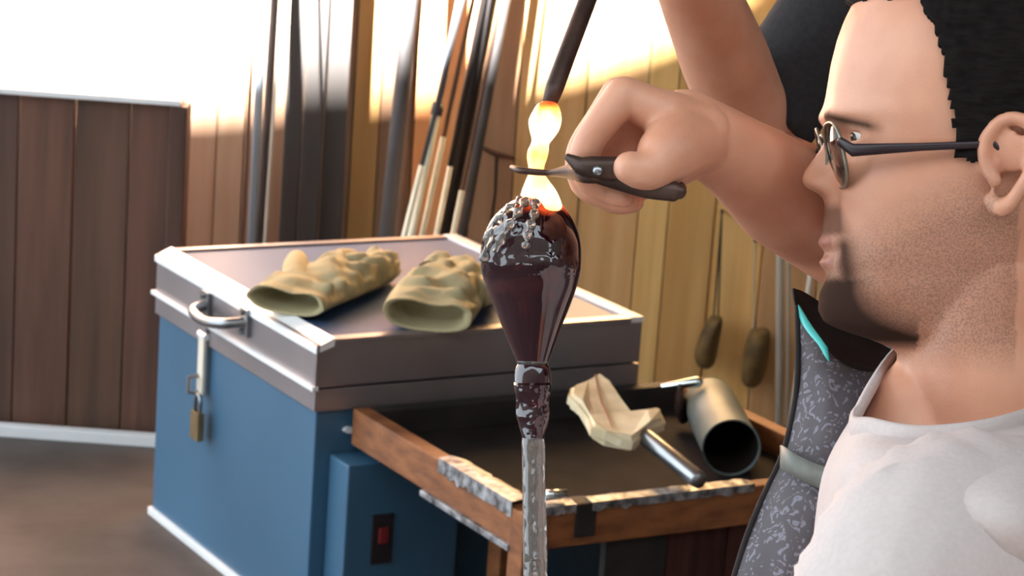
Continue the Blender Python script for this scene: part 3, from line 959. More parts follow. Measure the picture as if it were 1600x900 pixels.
GD = 1.545
M['ruby'] = glass_mat('dark ruby glass', (0.030, 0.005, 0.010, 1), 0.25, 0.04, heat=3.0, ripple=1.0, rscale=55)
M['hotglass'] = glass_mat('glowing hot glass', (0.5, 0.12, 0.03, 1), 0.2, 0.15, heat=2.5)
M['clear'] = glass_mat('smoky clear glass', (0.42, 0.38, 0.35, 1), 0.8, 0.03, ripple=0.6, rscale=55)
ves = thing('glass_vessel', P(836, 1010, GD), 'dark ruby blown glass vessel with a glowing orange neck on a clear glass stem', 'vessel')
def smooth01(x, a, b):
    t = max(0, min(1, (x-a)/(b-a)))
    return t*t*(3-2*t)
def body_heat(py, a): return 0.34*(1-smooth01(py, 318, 352)) * (0.6+0.4*math.cos(a-0.5))
def body_rip(py, a):
    k = 0.9*(1-smooth01(py, 375, 440))*smooth01(-math.cos(a), 0.0, 0.75) + 0.35*math.exp(-((py-415)/14)**2)
    return min(1, k)
glass_part('body', [(838, 306, 22, GD), (836, 314, 36, GD), (834, 325, 49, GD), (832, 340, 62, GD), (831, 360, 72, GD), (830, 380, 77.5, GD), (829.5, 400, 79, GD), (829.5, 420, 78, GD),
           (830, 440, 73.5, GD), (830.5, 460, 67, GD), (831, 485, 57, GD), (831, 510, 47, GD), (831.5, 535, 37, GD), (832, 555, 29, GD), (832, 566, 25, GD)],
           M['ruby'], ves, heat=body_heat, ripple=body_rip)
glass_part('collar', [(832, 560, 22, GD), (832, 563, 25.5, GD), (832, 567, 25, GD), (832, 570, 22, GD)], M['clear'], ves, n=40)
glass_part('stem_bulb', [(832, 567, 22, GD), (832, 576, 27, GD), (832, 590, 29, GD), (832, 605, 29, GD), (832, 620, 26.5, GD), (832, 634, 26, GD), (832, 648, 26, GD), (833, 662, 23, GD), (833, 676, 19, GD), (833, 686, 17, GD)],
           M['ruby'], ves, n=40, ripple=lambda py, a: 0.9 if py > 600 else 0.2)
glass_part('stem_tube', [(833, 682, 16, GD), (833, 690, 18, GD), (834, 740, 18, GD), (835, 800, 18.5, GD), (836, 860, 19, GD), (837, 940, 19, GD), (838, 1010, 19, GD)],
           M['clear'], ves, n=32, ripple=lambda py, a: 0.5)
def nh(py, a):
    h = 0.78
    h += 0.28*math.exp(-((py-205)/22)**2) + 0.22*math.exp(-((py-300)/22)**2)
    h -= 0.55*(1-smooth01(py, 158, 176))
    h -= 0.30*smooth01(py, 318, 336)*(0.5-0.5*math.cos(a))
    return h
glass_part('hot_neck', [(856, 157, 6, GD), (855, 162, 15, GD), (854, 172, 21, GD), (852, 188, 26, GD), (851, 203, 23.5, GD), (848, 216, 17.5, GD), (844, 225, 14.5, GD), (841, 236, 16.5, GD), (839, 248, 16, GD),
           (838, 260, 13, GD), (838, 270, 12.5, GD), (839, 282, 18, GD), (841, 295, 25, GD), (843, 308, 30, GD), (845, 320, 33, GD-.004), (849, 330, 30, GD-.008), (853, 336, 16, GD-.010)],
           M['hotglass'], ves, n=40, heat=nh, wob=0.07)
# rivulets of clear glass down the shoulder
for k, pts in enumerate(([(822, 312, 1.512), (812, 328, 1.503), (800, 345, 1.5), (786, 366, 1.503), (774, 392, 1.512)],
                         [(836, 318, 1.507), (834, 338, 1.489), (826, 360, 1.478), (822, 382, 1.474)],
                         [(812, 314, 1.52), (796, 326, 1.515), (778, 344, 1.518), (763, 370, 1.525), (757, 402, 1.53)])):
    q = [P(x, y, d) for x, y, d in pts]
    n = 14
    bm = newtube([Vector(v) for v in spline([tuple(v) for v in q], n)], [0.0022+0.0016*math.sin(i*1.9+k) for i in range(n)], 8, dome=True)
    o = obj('rivulet', bm, M['clear'], ves, True)
    a = o.data.attributes.new('ripple', 'FLOAT', 'POINT'); a.data.foreach_set('value', [0.6]*len(o.data.vertices))

# dark rod holding the hot end
rod = obj('punty_rod', newtube([P(857, 166, GD), P(866, 138, GD+.006), P(886, 84, GD+.02), P(935, -45, GD+.06), P(1010, -245, GD+.125), P(1060, -380, GD+.16)], [.0045, .0062, .0062, .0062, .0062, .0062], 14), M['darkmetal'], None, True)
tag(rod, 'dark steel rod rising from the glowing top of the glass into the glare', 'rod')

# ------------------------------------------------------------------ shears in the hand
TD = 1.462
sh = thing('shears', P(935, 268, TD), 'dark iron glass shears in the fist, jaws closed round the glowing neck', 'shears')
def blade(near):
    s = 1 if near else -1
    d0 = TD-0.005*s
    pts = [(800, 262, GD-0.006*s), (812, 266, GD-0.022*s), (838, 269, GD-0.024*s), (862, 270, GD-0.026*s if near else GD-0.002), (890, 268, (GD+TD)/2-0.012*s), (915, 268, TD+0.004-0.006*s), (940, 268, d0)]
    q = spline([tuple(P(*p)) for p in pts], 30)
    r = spline([(.0018, .0020), (.0020, .0022), (.0018, .0022), (.0020, .0024), (.0030, .0048), (.0042, .0075), (.0042, .0075)], 30)
    return newtube([Vector(v) for v in q], [tuple(v) for v in r], 10, dome=True, up=U_)
obj('jaw', blade(True), M['darkmetal'], sh, True)
obj('jaw', blade(False), M['darkmetal'], sh, True)
for k, s in enumerate((1, -1)):
    pts = [(930, 266+s*4, TD-.004*s), (955, 272+s*6, TD-.004*s), (985, 282+s*5, TD-.006*s), (1010, 291+s*3, TD-.008*s), (1040, 297+s*1, TD-.010*s), (1060, 297+s*2, TD-.010*s)]
    q = spline([tuple(P(*p)) for p in pts], 22)
    obj('handle', newtube([Vector(v) for v in q], [(.0038, .0062)]*18+[(.004, .0062), (.0045, .0065), (.005, .0062), (.0045, .005)], 12, dome=True, up=U_), M['darkmetal'], sh, True)
pc = P(933, 268, TD)
obj('pivot_bolt', newtube([pc-F_*.014, pc-F_*.0125, pc+F_*.0125, pc+F_*.014], [.0022, .0032, .0032, .0022], 14), M['steel'], sh, True)
bm = bmesh.new()
sp = [P(888, 246, TD), P(905, 258, TD-.004), P(922, 262, TD-.006), P(960, 264, TD-.007), P(988, 270, TD-.006)]
tube(bm, sp, [(.0022, .0025), (.005, .0055), (.006, .0075), (.006, .0080), (.004, .007)], 10, dome=True, up=U_)
obj('joint_plate', bm, M['darkmetal'], sh, True)

# ------------------------------------------------------------------ heads
HEAD_F = [(-62, 1480), (-58, 1430), (-45, 1390), (-25, 1358), (0, 1336), (30, 1321), (60, 1310), (100, 1300), (150, 1292), (185, 1284), (205, 1291), (230, 1296), (260, 1297),
          (300, 1293), (330, 1290), (360, 1287), (395, 1289), (430, 1291), (460, 1281), (485, 1279), (503, 1288), (515, 1312), (530, 1358), (545, 1398), (562, 1420)]
HEAD_B = [(-62, 1482), (-58, 1540), (-45, 1600), (-25, 1650), (0, 1692), (50, 1738), (100, 1757), (150, 1762), (200, 1755), (250, 1738), (300, 1714), (350, 1690), (400, 1668), (450, 1655), (562, 1650)]
HEAD_W = [(-62, 1), (-58, 60), (-45, 105), (-25, 140), (0, 162), (50, 182), (100, 190), (150, 190), (200, 186), (250, 180), (300, 172), (350, 163), (400, 152), (450, 134), (500, 108), (530, 98), (562, 98)]
def interp(t, y): return float(np.interp(y, [a for a, b in t], [b for a, b in t]))
def gs(x, s): return math.exp(-(x/s)**2)


def head_grid(nr, nc):
    """rows of (px, py, lateral px) of a head facing left, lateral towards the camera"""
    ys = []
    for i in range(nr):
        t = i/(nr-1)
        ys.append(-62+624*(t**1.25 if t < 0.15 else 0.15**1.25+(1-0.15**1.25)*(t-0.15)/0.85))
    grid = []
    for y in ys:
        k = [interp(HEAD_F, y+o) for o in (-4, 0, 4)]
        xf = sum(k)/3 if -50 < y < 480 else k[1]
        xb, w = interp(HEAD_B, y), interp(HEAD_W, y)
        xc = xf+0.56*(xb-xf)
        row = []
        for j in range(nc):
            u = 2*math.pi*j/nc
            th = u-0.55*math.sin(u) if True else u          # more columns near the face
            c, s = math.cos(th), math.sin(th)
            e = 0.86
            X = math.copysign(abs(c)**e, c)
            S = math.copysign(abs(s)**e, s)
            px = xc-(xc-xf)*X if c > 0 else xc-(xb-xc)*X
            l = w*S
            front = max(0, c)
            if c > 0.1:
                la = abs(l)
                nz = np.interp(y, [203, 214, 225, 240, 252, 264, 275, 285, 293, 301, 309, 318], [0, 4, 11, 21, 30, 38, 43, 42, 34, 19, 5, 0])
                sg = np.interp(y, [203, 225, 250, 275, 295, 318], [15, 15, 20, 27, 30, 30])
                px -= nz*gs(l, sg)
                px -= 15*gs(la-31, 15)*gs(y-287, 15)                       # nostril wings
                px += 6*gs(la-13, 7)*gs(y-305, 6)
                px += 17*gs(la-80, 44)*gs(y-226, 26)                       # eye socket
                px += 6*gs(la-26, 14)*gs(y-225, 20)
                px -= 9*gs(la-72, 48)*gs(y-182, 13)                        # brow ridge
                px -= 11*gs(la-105, 42)*gs(y-300, 34)                      # cheekbone
                px -= 11*gs(y-379, 9)*gs(l, 46)                            # lips
                px -= 10*gs(y-411, 10)*gs(l, 42)
                px += 7*gs(y-395, 5)*gs(l, 52)
                px += 5*gs(la-56, 10)*gs(y-396, 12)
                px += 4*gs(l, 9)*gs(y-345, 22)
                px += 6*gs(y-435, 11)*gs(l, 40)
                px += 5*gs(la-62, 10)*np.interp(y, [290, 320, 370, 400], [0, 1, 1, 0])   # fold from nose to mouth
            row.append((px, y, l))
        grid.append(row)
    return grid


EAR_X, EAR_Y, EAR_L = 1528, 262, 176
EYE = [(1349, 219, 82), (1349, 219, -82)]


def head_into(bm, to, nr=150, nc=150, s=1.0):
    """closed head with eyelids and ears, as overlapping volumes; to() maps (px, py, lateral px) to the world; s metres per px"""
    rings(bm, [[to(*p) for p in r] for r in head_grid(nr, nc)])
    for ex, ey, el in EYE:                              # eyelids: a ball with a wedge cut out where the eye looks out
        rad, N, Mv = 36, 20, 22
        prof = []
        for i in range(N+1):
            ph = math.radians(16)+(2*math.pi-math.radians(28))*i/N
            prof.append(ph)
        vs = []
        for ph in prof:
            r = []
            for k in range(1, Mv):
                q = math.pi*k/Mv
                rr = rad*math.sin(q)
                r.append(bm.verts.new(to(ex-rr*math.cos(ph), ey-rr*math.sin(ph), el+rad*math.cos(q))))
            vs.append(r)
        p0, p1 = bm.verts.new(to(ex, ey, el+rad)), bm.verts.new(to(ex, ey, el-rad))
        ax_ = [bm.verts.new(to(ex, ey, el+rad*math.cos(math.pi*k/Mv))) for k in range(1, Mv)]
        def strip(a, b):
            for k in range(Mv-2): bm.faces.new((a[k], a[k+1], b[k+1], b[k]))
            bm.faces.new((p0, a[0], b[0])); bm.faces.new((p1, b[-1], a[-1]))
        for i in range(N): strip(vs[i], vs[i+1])
        strip(vs[-1], ax_); strip(ax_, vs[0])
    for sd in (1, -1):                                  # ears
        L = EAR_L*sd
        path = [(-10, 30), (-22, 8), (-26, -22), (-12, -52), (14, -64), (38, -52), (46, -22), (40, 10), (26, 38), (10, 62), (-6, 72), (-16, 58)]
        pts = [to(EAR_X+x, EAR_Y+y, L+sd*(14+max(0, x+20)*0.42)) for x, y in path]
        q = [Vector(v) for v in spline([tuple(p) for p in pts], 40)]
        tube(bm, q, [11*s]*28+[11.5*s]*4+[14*s]*6+[13*s]*2, 10, dome=True)
        c = [to(EAR_X+x, EAR_Y+y, L+sd*z) for x, y, z in ((-16, -10, 2), (2, -16, 10), (20, -14, 22), (34, -18, 30))]
        tube(bm, c, [(26*s, 9*s), (36*s, 9*s), (34*s, 8*s), (20*s, 7*s)], 14, dome=True, up=(to(0, 0, 1)-to(0, 0, 0)).normalized())
        tube(bm, [to(EAR_X-24, EAR_Y+4, L-4*sd), to(EAR_X-16, EAR_Y+6, L+8*sd)], 13*s, 10, dome=True)


def hair_mesh(to, mask, off, nr=170, nc=170, seed=0.0):
    g = head_grid(nr, nc)
    bm = bmesh.new()
    V = {}
    def vert(i, j):
        j %= nc
        if (i, j) not in V:
            px, py, l = g[i][j]
            cx, cy = 1530, 170
            d = Vector((px-cx, py-cy, l)).normalized()
            n = noise.noise(Vector((px*0.035+seed, py*0.06, l*0.06)))*0.5+noise.noise(Vector((px*0.10, py*0.03, l*0.10+seed)))*0.5
            o = off*(1+0.55*n)
            V[(i, j)] = bm.verts.new(to(px+d.x*o, py+d.y*o, l+d.z*o))
        return V[(i, j)]
    for i in range(nr-1):
        for j in range(nc):
            px, py, l = g[i][j]
            if mask(px, py, l): bm.faces.new((vert(i, j), vert(i+1, j), vert(i+1, j+1), vert(i, j+1)))
    if mask(*g[0][0]): bm.faces.new([vert(0, j) for j in range(nc)][::-1])
    inv = {v: k for k, v in V.items()}
    be = [e for e in bm.edges if e.is_boundary]
    r = bmesh.ops.extrude_edge_only(bm, edges=be)
    nv = [v for v in r['geom'] if isinstance(v, bmesh.types.BMVert)]
    bm.verts.ensure_lookup_table()
    cen = to(1530, 170, 0)
    for v in nv: v.co = v.co+(cen-v.co).normalized()*((to(off*2.0, 0, 0)-to(0, 0, 0)).length)
    return bm


# ------------------------------------------------------------------ hands
def hand_into(bm, to, wrist, mcp, fingers, thumb, palm_r):
    """palm as capsules from wrist to knuckles, four fingers, thumb; points (px, py, d)"""
    w = to(*wrist)
    for m_, r in zip(mcp, palm_r):
        a, b = w, to(*m_)
        tube(bm, [a, a.lerp(b, .35), a.lerp(b, .7), b], [r*1.25, r*1.3, r*1.15, r], 14, dome=True)
    for i in range(len(mcp)-1):
        a, b = to(*mcp[i]), to(*mcp[i+1])
        tube(bm, [w.lerp(a, .75), w.lerp(b, .75)], palm_r[i], 10, dome=True)
    for f, rs in fingers:
        tube(bm, [Vector(v) for v in spline([tuple(to(*p)) for p in f], 3*len(f))], [float(v[0]) for v in spline([(r,) for r in rs], 3*len(f))], 14, dome=True)
    f, rs = thumb
    tube(bm, [Vector(v) for v in spline([tuple(to(*p)) for p in f], 3*len(f))], [float(v[0]) for v in spline([(r,) for r in rs], 3*len(f))], 14, dome=True)


# ------------------------------------------------------------------ the glassblower
HD = 1.60
P0 = at(1500, 225, HD)
HS = HD/FPX
def hp(px, py, l):
    px, py, l = float(px), float(py), float(l)
    return P0+(px-1500)*HS*R_-(py-225)*HS*U_-l*HS*F_

seat = thing('work_bench', Vector((at(1640, 900, 1.66).x, at(1640, 900, 1.66).y, 0)), 'plain wooden seat under the glassblower, below the picture edge', 'seat')
sx, sy = seat.location.x, seat.location.y
obj('seat_board', newbox((sx-0.22, sy-0.35, 0.40), (sx+0.30, sy+0.35, 0.44), 0.004), M['bench'], seat)
for a_ in (-0.19, 0.23):
    for b_ in (-0.31, 0.27):
        obj('leg', newbox((sx+a_, sy+b_, 0), (sx+a_+0.05, sy+b_+0.05, 0.40), 0.003), M['bench'], seat)

man = thing('person', Vector((sx-0.05, sy, 0.44)), 'man in profile with glasses, dark goatee and white shirt, gripping shears', 'person')
bm = bmesh.new()
head_into(bm, hp, s=HS)
# neck
tube(bm, [P(1535, 420, 1.525), P(1538, 520, 1.525), P(1548, 620, 1.53), P(1570, 720, 1.54), P(1590, 800, 1.55)], [(.060, .058), (.056, .056), (.058, .060), (.075, .075), (.10, .09)], 32, up=R_)
# chest and belly
tube(bm, [P(1560, 690, 1.54), P(1565, 760, 1.545), P(1575, 850, 1.55), P(1585, 980, 1.56), P(1600, 1200, 1.57), P(1620, 1430, 1.60)],
     [(.07, .05), (.10, .07), (.15, .09), (.17, .105), (.155, .11), (.16, .11)], 32, up=R_, dome=True)
tube(bm, [P(1475, 585, 1.53), P(1440, 630, 1.528), P(1425, 690, 1.525), P(1420, 780, 1.525)], [.028, .032, .040, .05], 24, dome=True)
# right arm: shoulder behind the head, elbow behind the jaw, forearm out to the left
arm = [(1690, 720, 1.76), (1640, 640, 1.78), (1570, 530, 1.79), (1485, 450, 1.785), (1405, 402, 1.745), (1312, 347, 1.68), (1226, 301, 1.605), (1160, 252, 1.545), (1105, 216, 1.512), (1070, 200, 1.50)]
tube(bm, [P(*p) for p in arm], [.062, .058, .050, .047, .047, .0435, .038, .0285, .0245, .025], 28, dome=True)
# right hand
hand_into(bm, P, (1088, 208, 1.508), [(975, 149, 1.478), (968, 150, 1.498), (972, 160, 1.519), (986, 176, 1.537)],
          [([(975, 149, 1.478), (944, 188, 1.474), (916, 234, 1.474), (918, 276, 1.482), (948, 298, 1.487), (974, 308, 1.484)], [.0125, .0108, .0100, .0092, .0082, .0072]),
           ([(968, 150, 1.498), (938, 192, 1.495), (908, 240, 1.494), (914, 288, 1.500), (950, 308, 1.502), (982, 316, 1.497)], [.0125, .0110, .0102, .0094, .0084, .0074]),
           ([(972, 160, 1.519), (946, 202, 1.516), (922, 246, 1.514), (930, 290, 1.518), (962, 316, 1.518), (990, 316, 1.512)], [.0120, .0105, .0098, .0090, .0080, .0070]),
           ([(986, 176, 1.537), (966, 212, 1.534), (948, 248, 1.531), (956, 284, 1.533), (982, 302, 1.531), (1002, 300, 1.526)], [.0108, .0094, .0086, .0080, .0072, .0064])],
          ([(1092, 222, 1.497), (1062, 226, 1.474), (1040, 244, 1.461), (1020, 262, 1.454), (1000, 266, 1.450), (984, 262, 1.448)], [.020, .0215, .0195, .0150, .0122, .0105]),
          [.0125, .0128, .0120, .0110])
tube(bm, [P(1050, 208, 1.510), P(995, 212, 1.512), P(955, 226, 1.512), P(945, 262, 1.512)], [.020, .020, .018, .014], 16, dome=True)
tube(bm, [P(1080, 236, 1.50), P(1052, 254, 1.488), P(1034, 268, 1.478)], [.018, .0165, .013], 14, dome=True)
tube(bm, [P(1092, 205, 1.495), P(1040, 180, 1.482), P(985, 156, 1.478)], [.020, .0165, .0118], 14, dome=True)
# left arm, down in its sleeve and out of the picture
arm2 = [(1590, 860, 1.42), (1520, 862, 1.37), (1445, 888, 1.335), (1405, 960, 1.325), (1365, 1070, 1.34), (1330, 1170, 1.37), (1260, 1210, 1.42), (1150, 1215, 1.46), (1060, 1205, 1.49)]
tube(bm, [P(*p) for p in arm2], [.060, .060, .052, .048, .044, .044, .040, .030, .026], 24, dome=True)
hand_into(bm, P, (1060, 1205, 1.49), [(960, 1190, 1.475), (955, 1200, 1.495), (960, 1212, 1.515), (972, 1226, 1.532)],
          [([(960, 1190, 1.475), (915, 1195, 1.468), (880, 1225, 1.47), (880, 1265, 1.485)], [.012, .0105, .0095, .0078]),
           ([(955, 1200, 1.495), (908, 1206, 1.49), (872, 1238, 1.492), (876, 1280, 1.505)], [.012, .0105, .0095, .0078]),
           ([(960, 1212, 1.515), (918, 1220, 1.512), (884, 1250, 1.514), (888, 1288, 1.525)], [.0115, .010, .009, .0075]),
           ([(972, 1226, 1.532), (940, 1236, 1.532), (912, 1262, 1.534), (912, 1292, 1.542)], [.0105, .0092, .0084, .007])],
          ([(1050, 1190, 1.48), (1010, 1165, 1.46), (965, 1150, 1.452), (925, 1155, 1.452)], [.018, .016, .0125, .0095]), [.0125, .0128, .012, .011])
me = voxel(bm, 0.0022, 3)
# where hair grows and lips redden, in the head's own coordinates
nv = len(me.vertices)
co = np.empty(nv*3); me.vertices.foreach_get('co', co); co = co.reshape(-1, 3)
rel = co-np.array(P0)
hx = 1500+rel@np.array(R_)/HS; hy = 225-rel@np.array(U_)/HS; hl = -rel@np.array(F_)/HS
g_ = lambda x, s: np.exp(-(x/s)**2)
def ramp_(x, a, b): return np.clip((x-a)/(b-a), 0, 1)
la = np.abs(hl)
inhead = ((hy < 600) & (hx < 1700) & (la < 205)).astype(float)
xfront = np.interp(hy, [a for a, b in HEAD_F], [b for a, b in HEAD_F])
arms_out = (((hl < -30) & (hx < xfront-3) & (hy > 318)) | (hx < xfront-np.where((hy > 195) & (hy < 322), 52, 16)) | ((hl < -70) & (hx < xfront+28) & (hy > 215)) | ((hl < -150) & (hx < 1420) & (hy > 300))).astype(float)
inhead *= 1-arms_out
mous = ramp_(hy, 314, 330)*(1-ramp_(hy, 364, 374))*(1-ramp_(la-(hy-330)*0.4, 60, 88))*0.8*(hx < 1350)
goat = ramp_(hy, 424, 440)*(1-ramp_(hy, 530, 548))*(1-ramp_(la, 84, 112))*(hx < 1420)
goat = np.maximum(goat, ramp_(hy, 360, 385)*(1-ramp_(hy, 520, 540))*np.exp(-((la-76)/20)**2)*(hx < 1380)*0.9)
brow = np.exp(-((hy-(186+np.maximum(0, la-60)*0.30))/8)**2)*ramp_(la, 24, 36)*(1-ramp_(la, 120, 140))*(hx < 1400)
dense = np.clip(np.maximum(np.maximum(mous*0.85, goat), brow*0.9), 0, 1)*inhead
stub = inhead*ramp_(hy, 250+np.maximum(0, 1480-hx)*0.55, 330+np.maximum(0, 1480-hx)*0.55)*(1-ramp_(hy, 530, 580))*(hx < 1560)*0.62
stub = np.maximum(stub, inhead*ramp_(hy, 395, 430)*(1-ramp_(hy, 530, 580))*(hx < 1560)*0.62)
lips = (np.exp(-((hy-380)/9)**2)+np.exp(-((hy-409)/10)**2))*(la < 48)*(hx < 1340)*inhead
colr = np.zeros((nv, 4), np.float32); colr[:, 0] = dense; colr[:, 1] = np.clip(stub, 0, 1); colr[:, 2] = np.clip(lips, 0, 1)*0.7; colr[:, 3] = 1
ca = me.attributes.new('growth', 'FLOAT_COLOR', 'POINT'); ca.data.foreach_set('color', colr.ravel())
finish('body', me, M['skin'], man, True)
for ex, ey, el in EYE:
    bm = bmesh.new()
    bmesh.ops.create_uvsphere(bm, u_segments=24, v_segments=16, radius=29*HS)
    bmesh.ops.translate(bm, vec=hp(ex, ey, el), verts=bm.verts)
    e = obj('eye', bm, M['eye'], man, True)
    fx = (hp(-1, 0.25, 0.12)-hp(0, 0, 0)).normalized()
    c = hp(ex, ey, el)
    obj('iris', newtube([c+fx*23*HS, c+fx*28.4*HS, c+fx*30.2*HS], [13*HS, 13.5*HS, 8*HS], 18), M['iris'], e, True)
def man_hair(px, py, l):
    if abs(l) < 60 and px < 1450: return py < 6+max(0, (px-1330))*0.1
    xs_, ys_ = [1300, 1330, 1415, 1432, 1450, 1462, 1500, 1512, 1562, 1580, 1800], [2, 4, 14, 60, 150, 250, 262, 190, 190, 400, 440]
    px += 7*noise.noise(Vector((px*0.02, py*0.05, 3)))
    return py < np.interp(px, xs_, ys_)+10*noise.noise(Vector((px*0.06, 0, 7)))
obj('hair', hair_mesh(hp, man_hair, 10, 300, 300, seed=3.1), M['hair'], man, True)
# clothes
def ring_loft(bm, rws, n=64, nv=30, wr=0.0, seed=0.0):
    """rows of 8 control points each -> smooth closed rings"""
    dense_ = []
    for r in rws:
        k = len(r)
        c = [np.array(tuple(p)) for p in r]
        out = []
        for j in range(n):
            t = j/n*k
            i = int(t); u = t-i
            a, b, cc, d = c[(i-1) % k], c[i % k], c[(i+1) % k], c[(i+2) % k]
            out.append(0.5*((2*b)+(cc-a)*u+(2*a-5*b+4*cc-d)*u*u+(3*b-a-3*cc+d)*u**3))
        dense_.append(out)
    cols = [spline([dense_[i][j] for i in range(len(rws))], nv) for j in range(n)]
    rr = []
    for i in range(nv):
        c = sum((Vector(cols[j][i]) for j in range(n)), Vector())/n
        row = []
        for j in range(n):
            p = Vector(cols[j][i])
            if wr: p = p+(p-c).normalized()*wr*min(1, i/4)*(noise.noise(p*9+Vector((seed, 0, 0)))+0.6*noise.noise(Vector((p.x*26, p.y*26, p.z*9))))
            row.append(p)
        rr.append(row)
    rings(bm, rr, cap=False)
    return rr
NECKLINE = [(1336, 656, 1.46), (1364, 672, 1.405), (1450, 684, 1.385), (1580, 664, 1.41), (1690, 610, 1.54), (1640, 540, 1.66), (1500, 530, 1.655), (1408, 548, 1.575)]
rows_ = [NECKLINE,
         [(1316, 690, 1.465), (1338, 702, 1.385), (1440, 712, 1.345), (1610, 705, 1.36), (1740, 650, 1.54), (1700, 600, 1.72), (1540, 590, 1.72), (1385, 600, 1.60)],
         [(1290, 740, 1.48), (1318, 756, 1.375), (1430, 790, 1.305), (1650, 800, 1.31), (1790, 740, 1.55), (1740, 690, 1.81), (1560, 690, 1.82), (1350, 690, 1.63)],
         [(1275, 860, 1.50), (1320, 870, 1.38), (1460, 900, 1.32), (1680, 900, 1.33), (1815, 870, 1.56), (1750, 860, 1.79), (1560, 860, 1.80), (1330, 860, 1.65)],
         [(1260, 1050, 1.54), (1330, 1050, 1.42), (1490, 1050, 1.36), (1690, 1050, 1.37), (1815, 1050, 1.57), (1750, 1050, 1.77), (1560, 1050, 1.78), (1330, 1050, 1.67)],
         [(1265, 1300, 1.56), (1350, 1300, 1.44), (1520, 1300, 1.38), (1710, 1300, 1.39), (1840, 1300, 1.59), (1770, 1300, 1.79), (1570, 1300, 1.80), (1340, 1300, 1.69)],
         [(1300, 1500, 1.60), (1370, 1500, 1.46), (1540, 1500, 1.41), (1710, 1500, 1.42), (1840, 1500, 1.61), (1770, 1500, 1.80), (1590, 1500, 1.80), (1370, 1500, 1.72)]]
bm = bmesh.new()
ring_loft(bm, [[P(*p) for p in r] for r in rows_], 72, 44, 0.007, 2.0)
# near sleeve
slv = [(1590, 860, 1.42), (1520, 862, 1.37), (1442, 886, 1.335), (1402, 960, 1.325), (1375, 1060, 1.335)]
q = [Vector(v) for v in spline([tuple(P(*p)) for p in slv], 26)]
rd = [float(v[0]) for v in spline([(.066,), (.070,), (.066,), (.067,), (.069,)], 26)]
b2 = bmesh.new()
tube(b2, q, rd, 56, cap=False)
for v in b2.verts:
    k = min(range(26), key=lambda i: (q[i]-v.co).length_squared)
    dirn = (v.co-q[k]).normalized()
    p = v.co
    ph_ = (p-C_).dot(U_)*70+(p-C_).dot(R_)*115+4.5*noise.noise(p*6)
    w = 0.008*(1-abs(math.sin(ph_)))**2*(0.35+max(0, noise.noise(p*5+Vector((4, 0, 0)))+0.5))
    v.co = p+dirn*(w-0.004+0.006*noise.noise(p*13))
t_ = bpy.data.meshes.new('t'); b2.to_mesh(t_); b2.free(); bm.from_mesh(t_); bpy.data.meshes.remove(t_)
slf = [(1700, 700, 1.78), (1660, 660, 1.79), (1590, 580, 1.765), (1545, 535, 1.745)]
tube(bm, [Vector(v) for v in spline([tuple(P(*p)) for p in slf], 14)], [.072]*14, 32, cap=False)
shirt = obj('shirt', bm, M['shirt'], man, True)
md = shirt.modifiers.new('thickness', 'SOLIDIFY'); md.thickness = 0.002
nl = [tuple(P(*p)) for p in NECKLINE]
nq = []
k = len(nl)
for j in range(72):
    t = j/72*k; i = int(t); u = t-i
    a, b, c, d = [np.array(nl[(i+o) % k]) for o in (-1, 0, 1, 2)]
    nq.append(Vector(0.5*((2*b)+(c-a)*u+(2*a-5*b+4*c-d)*u*u+(3*b-a-3*c+d)*u**3)))
obj('collar_rib', newtube(nq, (.0035, .0075), 8, close=True, up=U_), M['shirt'], shirt, True)
# apron bib of paisley cloth with black lining and teal binding
Lp = [P(*p) for p in [(1246, 478, 1.60), (1247, 545, 1.59), (1243, 625, 1.58), (1222, 712, 1.57), (1186, 790, 1.56), (1157, 868, 1.55), (1130, 980, 1.55), (1120, 1150, 1.56)]]
Rp = [P(*p) for p in [(1392, 578, 1.585), (1372, 618, 1.57), (1348, 680, 1.555), (1335, 750, 1.545), (1325, 830, 1.535), (1310, 910, 1.53), (1305, 1010, 1.53), (1310, 1170, 1.54)]]
def bulge(v, u):
    s = math.sin(math.pi*u)
    return -F_*(0.020*s)-U_*(0.016*s*(1-min(1, v*5)))+R_*(-0.004*s)-F_*0.003*noise.noise(Vector((v*7, u*5, 0)))
bm = bmesh.new()
sheet(bm, patch(Lp, Rp, 26, 46, bulge), 0.003)
ap = obj('apron', bm, M['paisley'], man, True)
# hem of the bib, from its far corner round to the near one
hem = [P(1246, 478, 1.60)*(1-t)+P(1392, 578, 1.585)*t+bulge(0, t) for t in [k/24 for k in range(25)]]
bk = [Vector(v) for v in spline([tuple(P(*p)) for p in [(1240, 450, 1.625), (1258, 457, 1.632), (1290, 478, 1.625), (1330, 508, 1.62), (1402, 552, 1.61)]], 25)]
bm = bmesh.new()
sheet(bm, [[hem[i].lerp(bk[i], t)-U_*0.006*math.sin(math.pi*t) for i in range(25)] for t in (0, .25, .5, .75, 1)], -0.002)
obj('bib_lining', bm, M['lining'], ap, True)
lo = [h-U_*0.015-F_*0.0015+R_*0.001 for h in hem[:9]]
bm = bmesh.new()
sheet(bm, [[hem[i]-F_*0.003+U_*0.001 for i in range(9)], [hem[i].lerp(lo[i], .5)-F_*0.005 for i in range(9)], [lo[i]-F_*0.003 for i in range(9)]], 0.0015)
obj('teal_binding', bm, M['teal'], ap, True)
obj('piping', newtube([p-F_*0.001 for p in [Vector(v) for v in spline([tuple(x) for x in Lp], 30)]], 0.0022, 8), M['lining'], ap, True)
bl = [P(1216, 712, 1.572), P(1226, 718, 1.545), P(1248, 730, 1.535), P(1280, 744, 1.53), P(1320, 754, 1.525)]
bq = [Vector(v) for v in spline([tuple(p) for p in bl], 16)]
bm = bmesh.new()
sheet(bm, [[p+U_*0.0075-F_*.009 for p in bq], [p-F_*.012 for p in bq], [p-U_*0.0075-F_*.009 for p in bq]], 0.002)
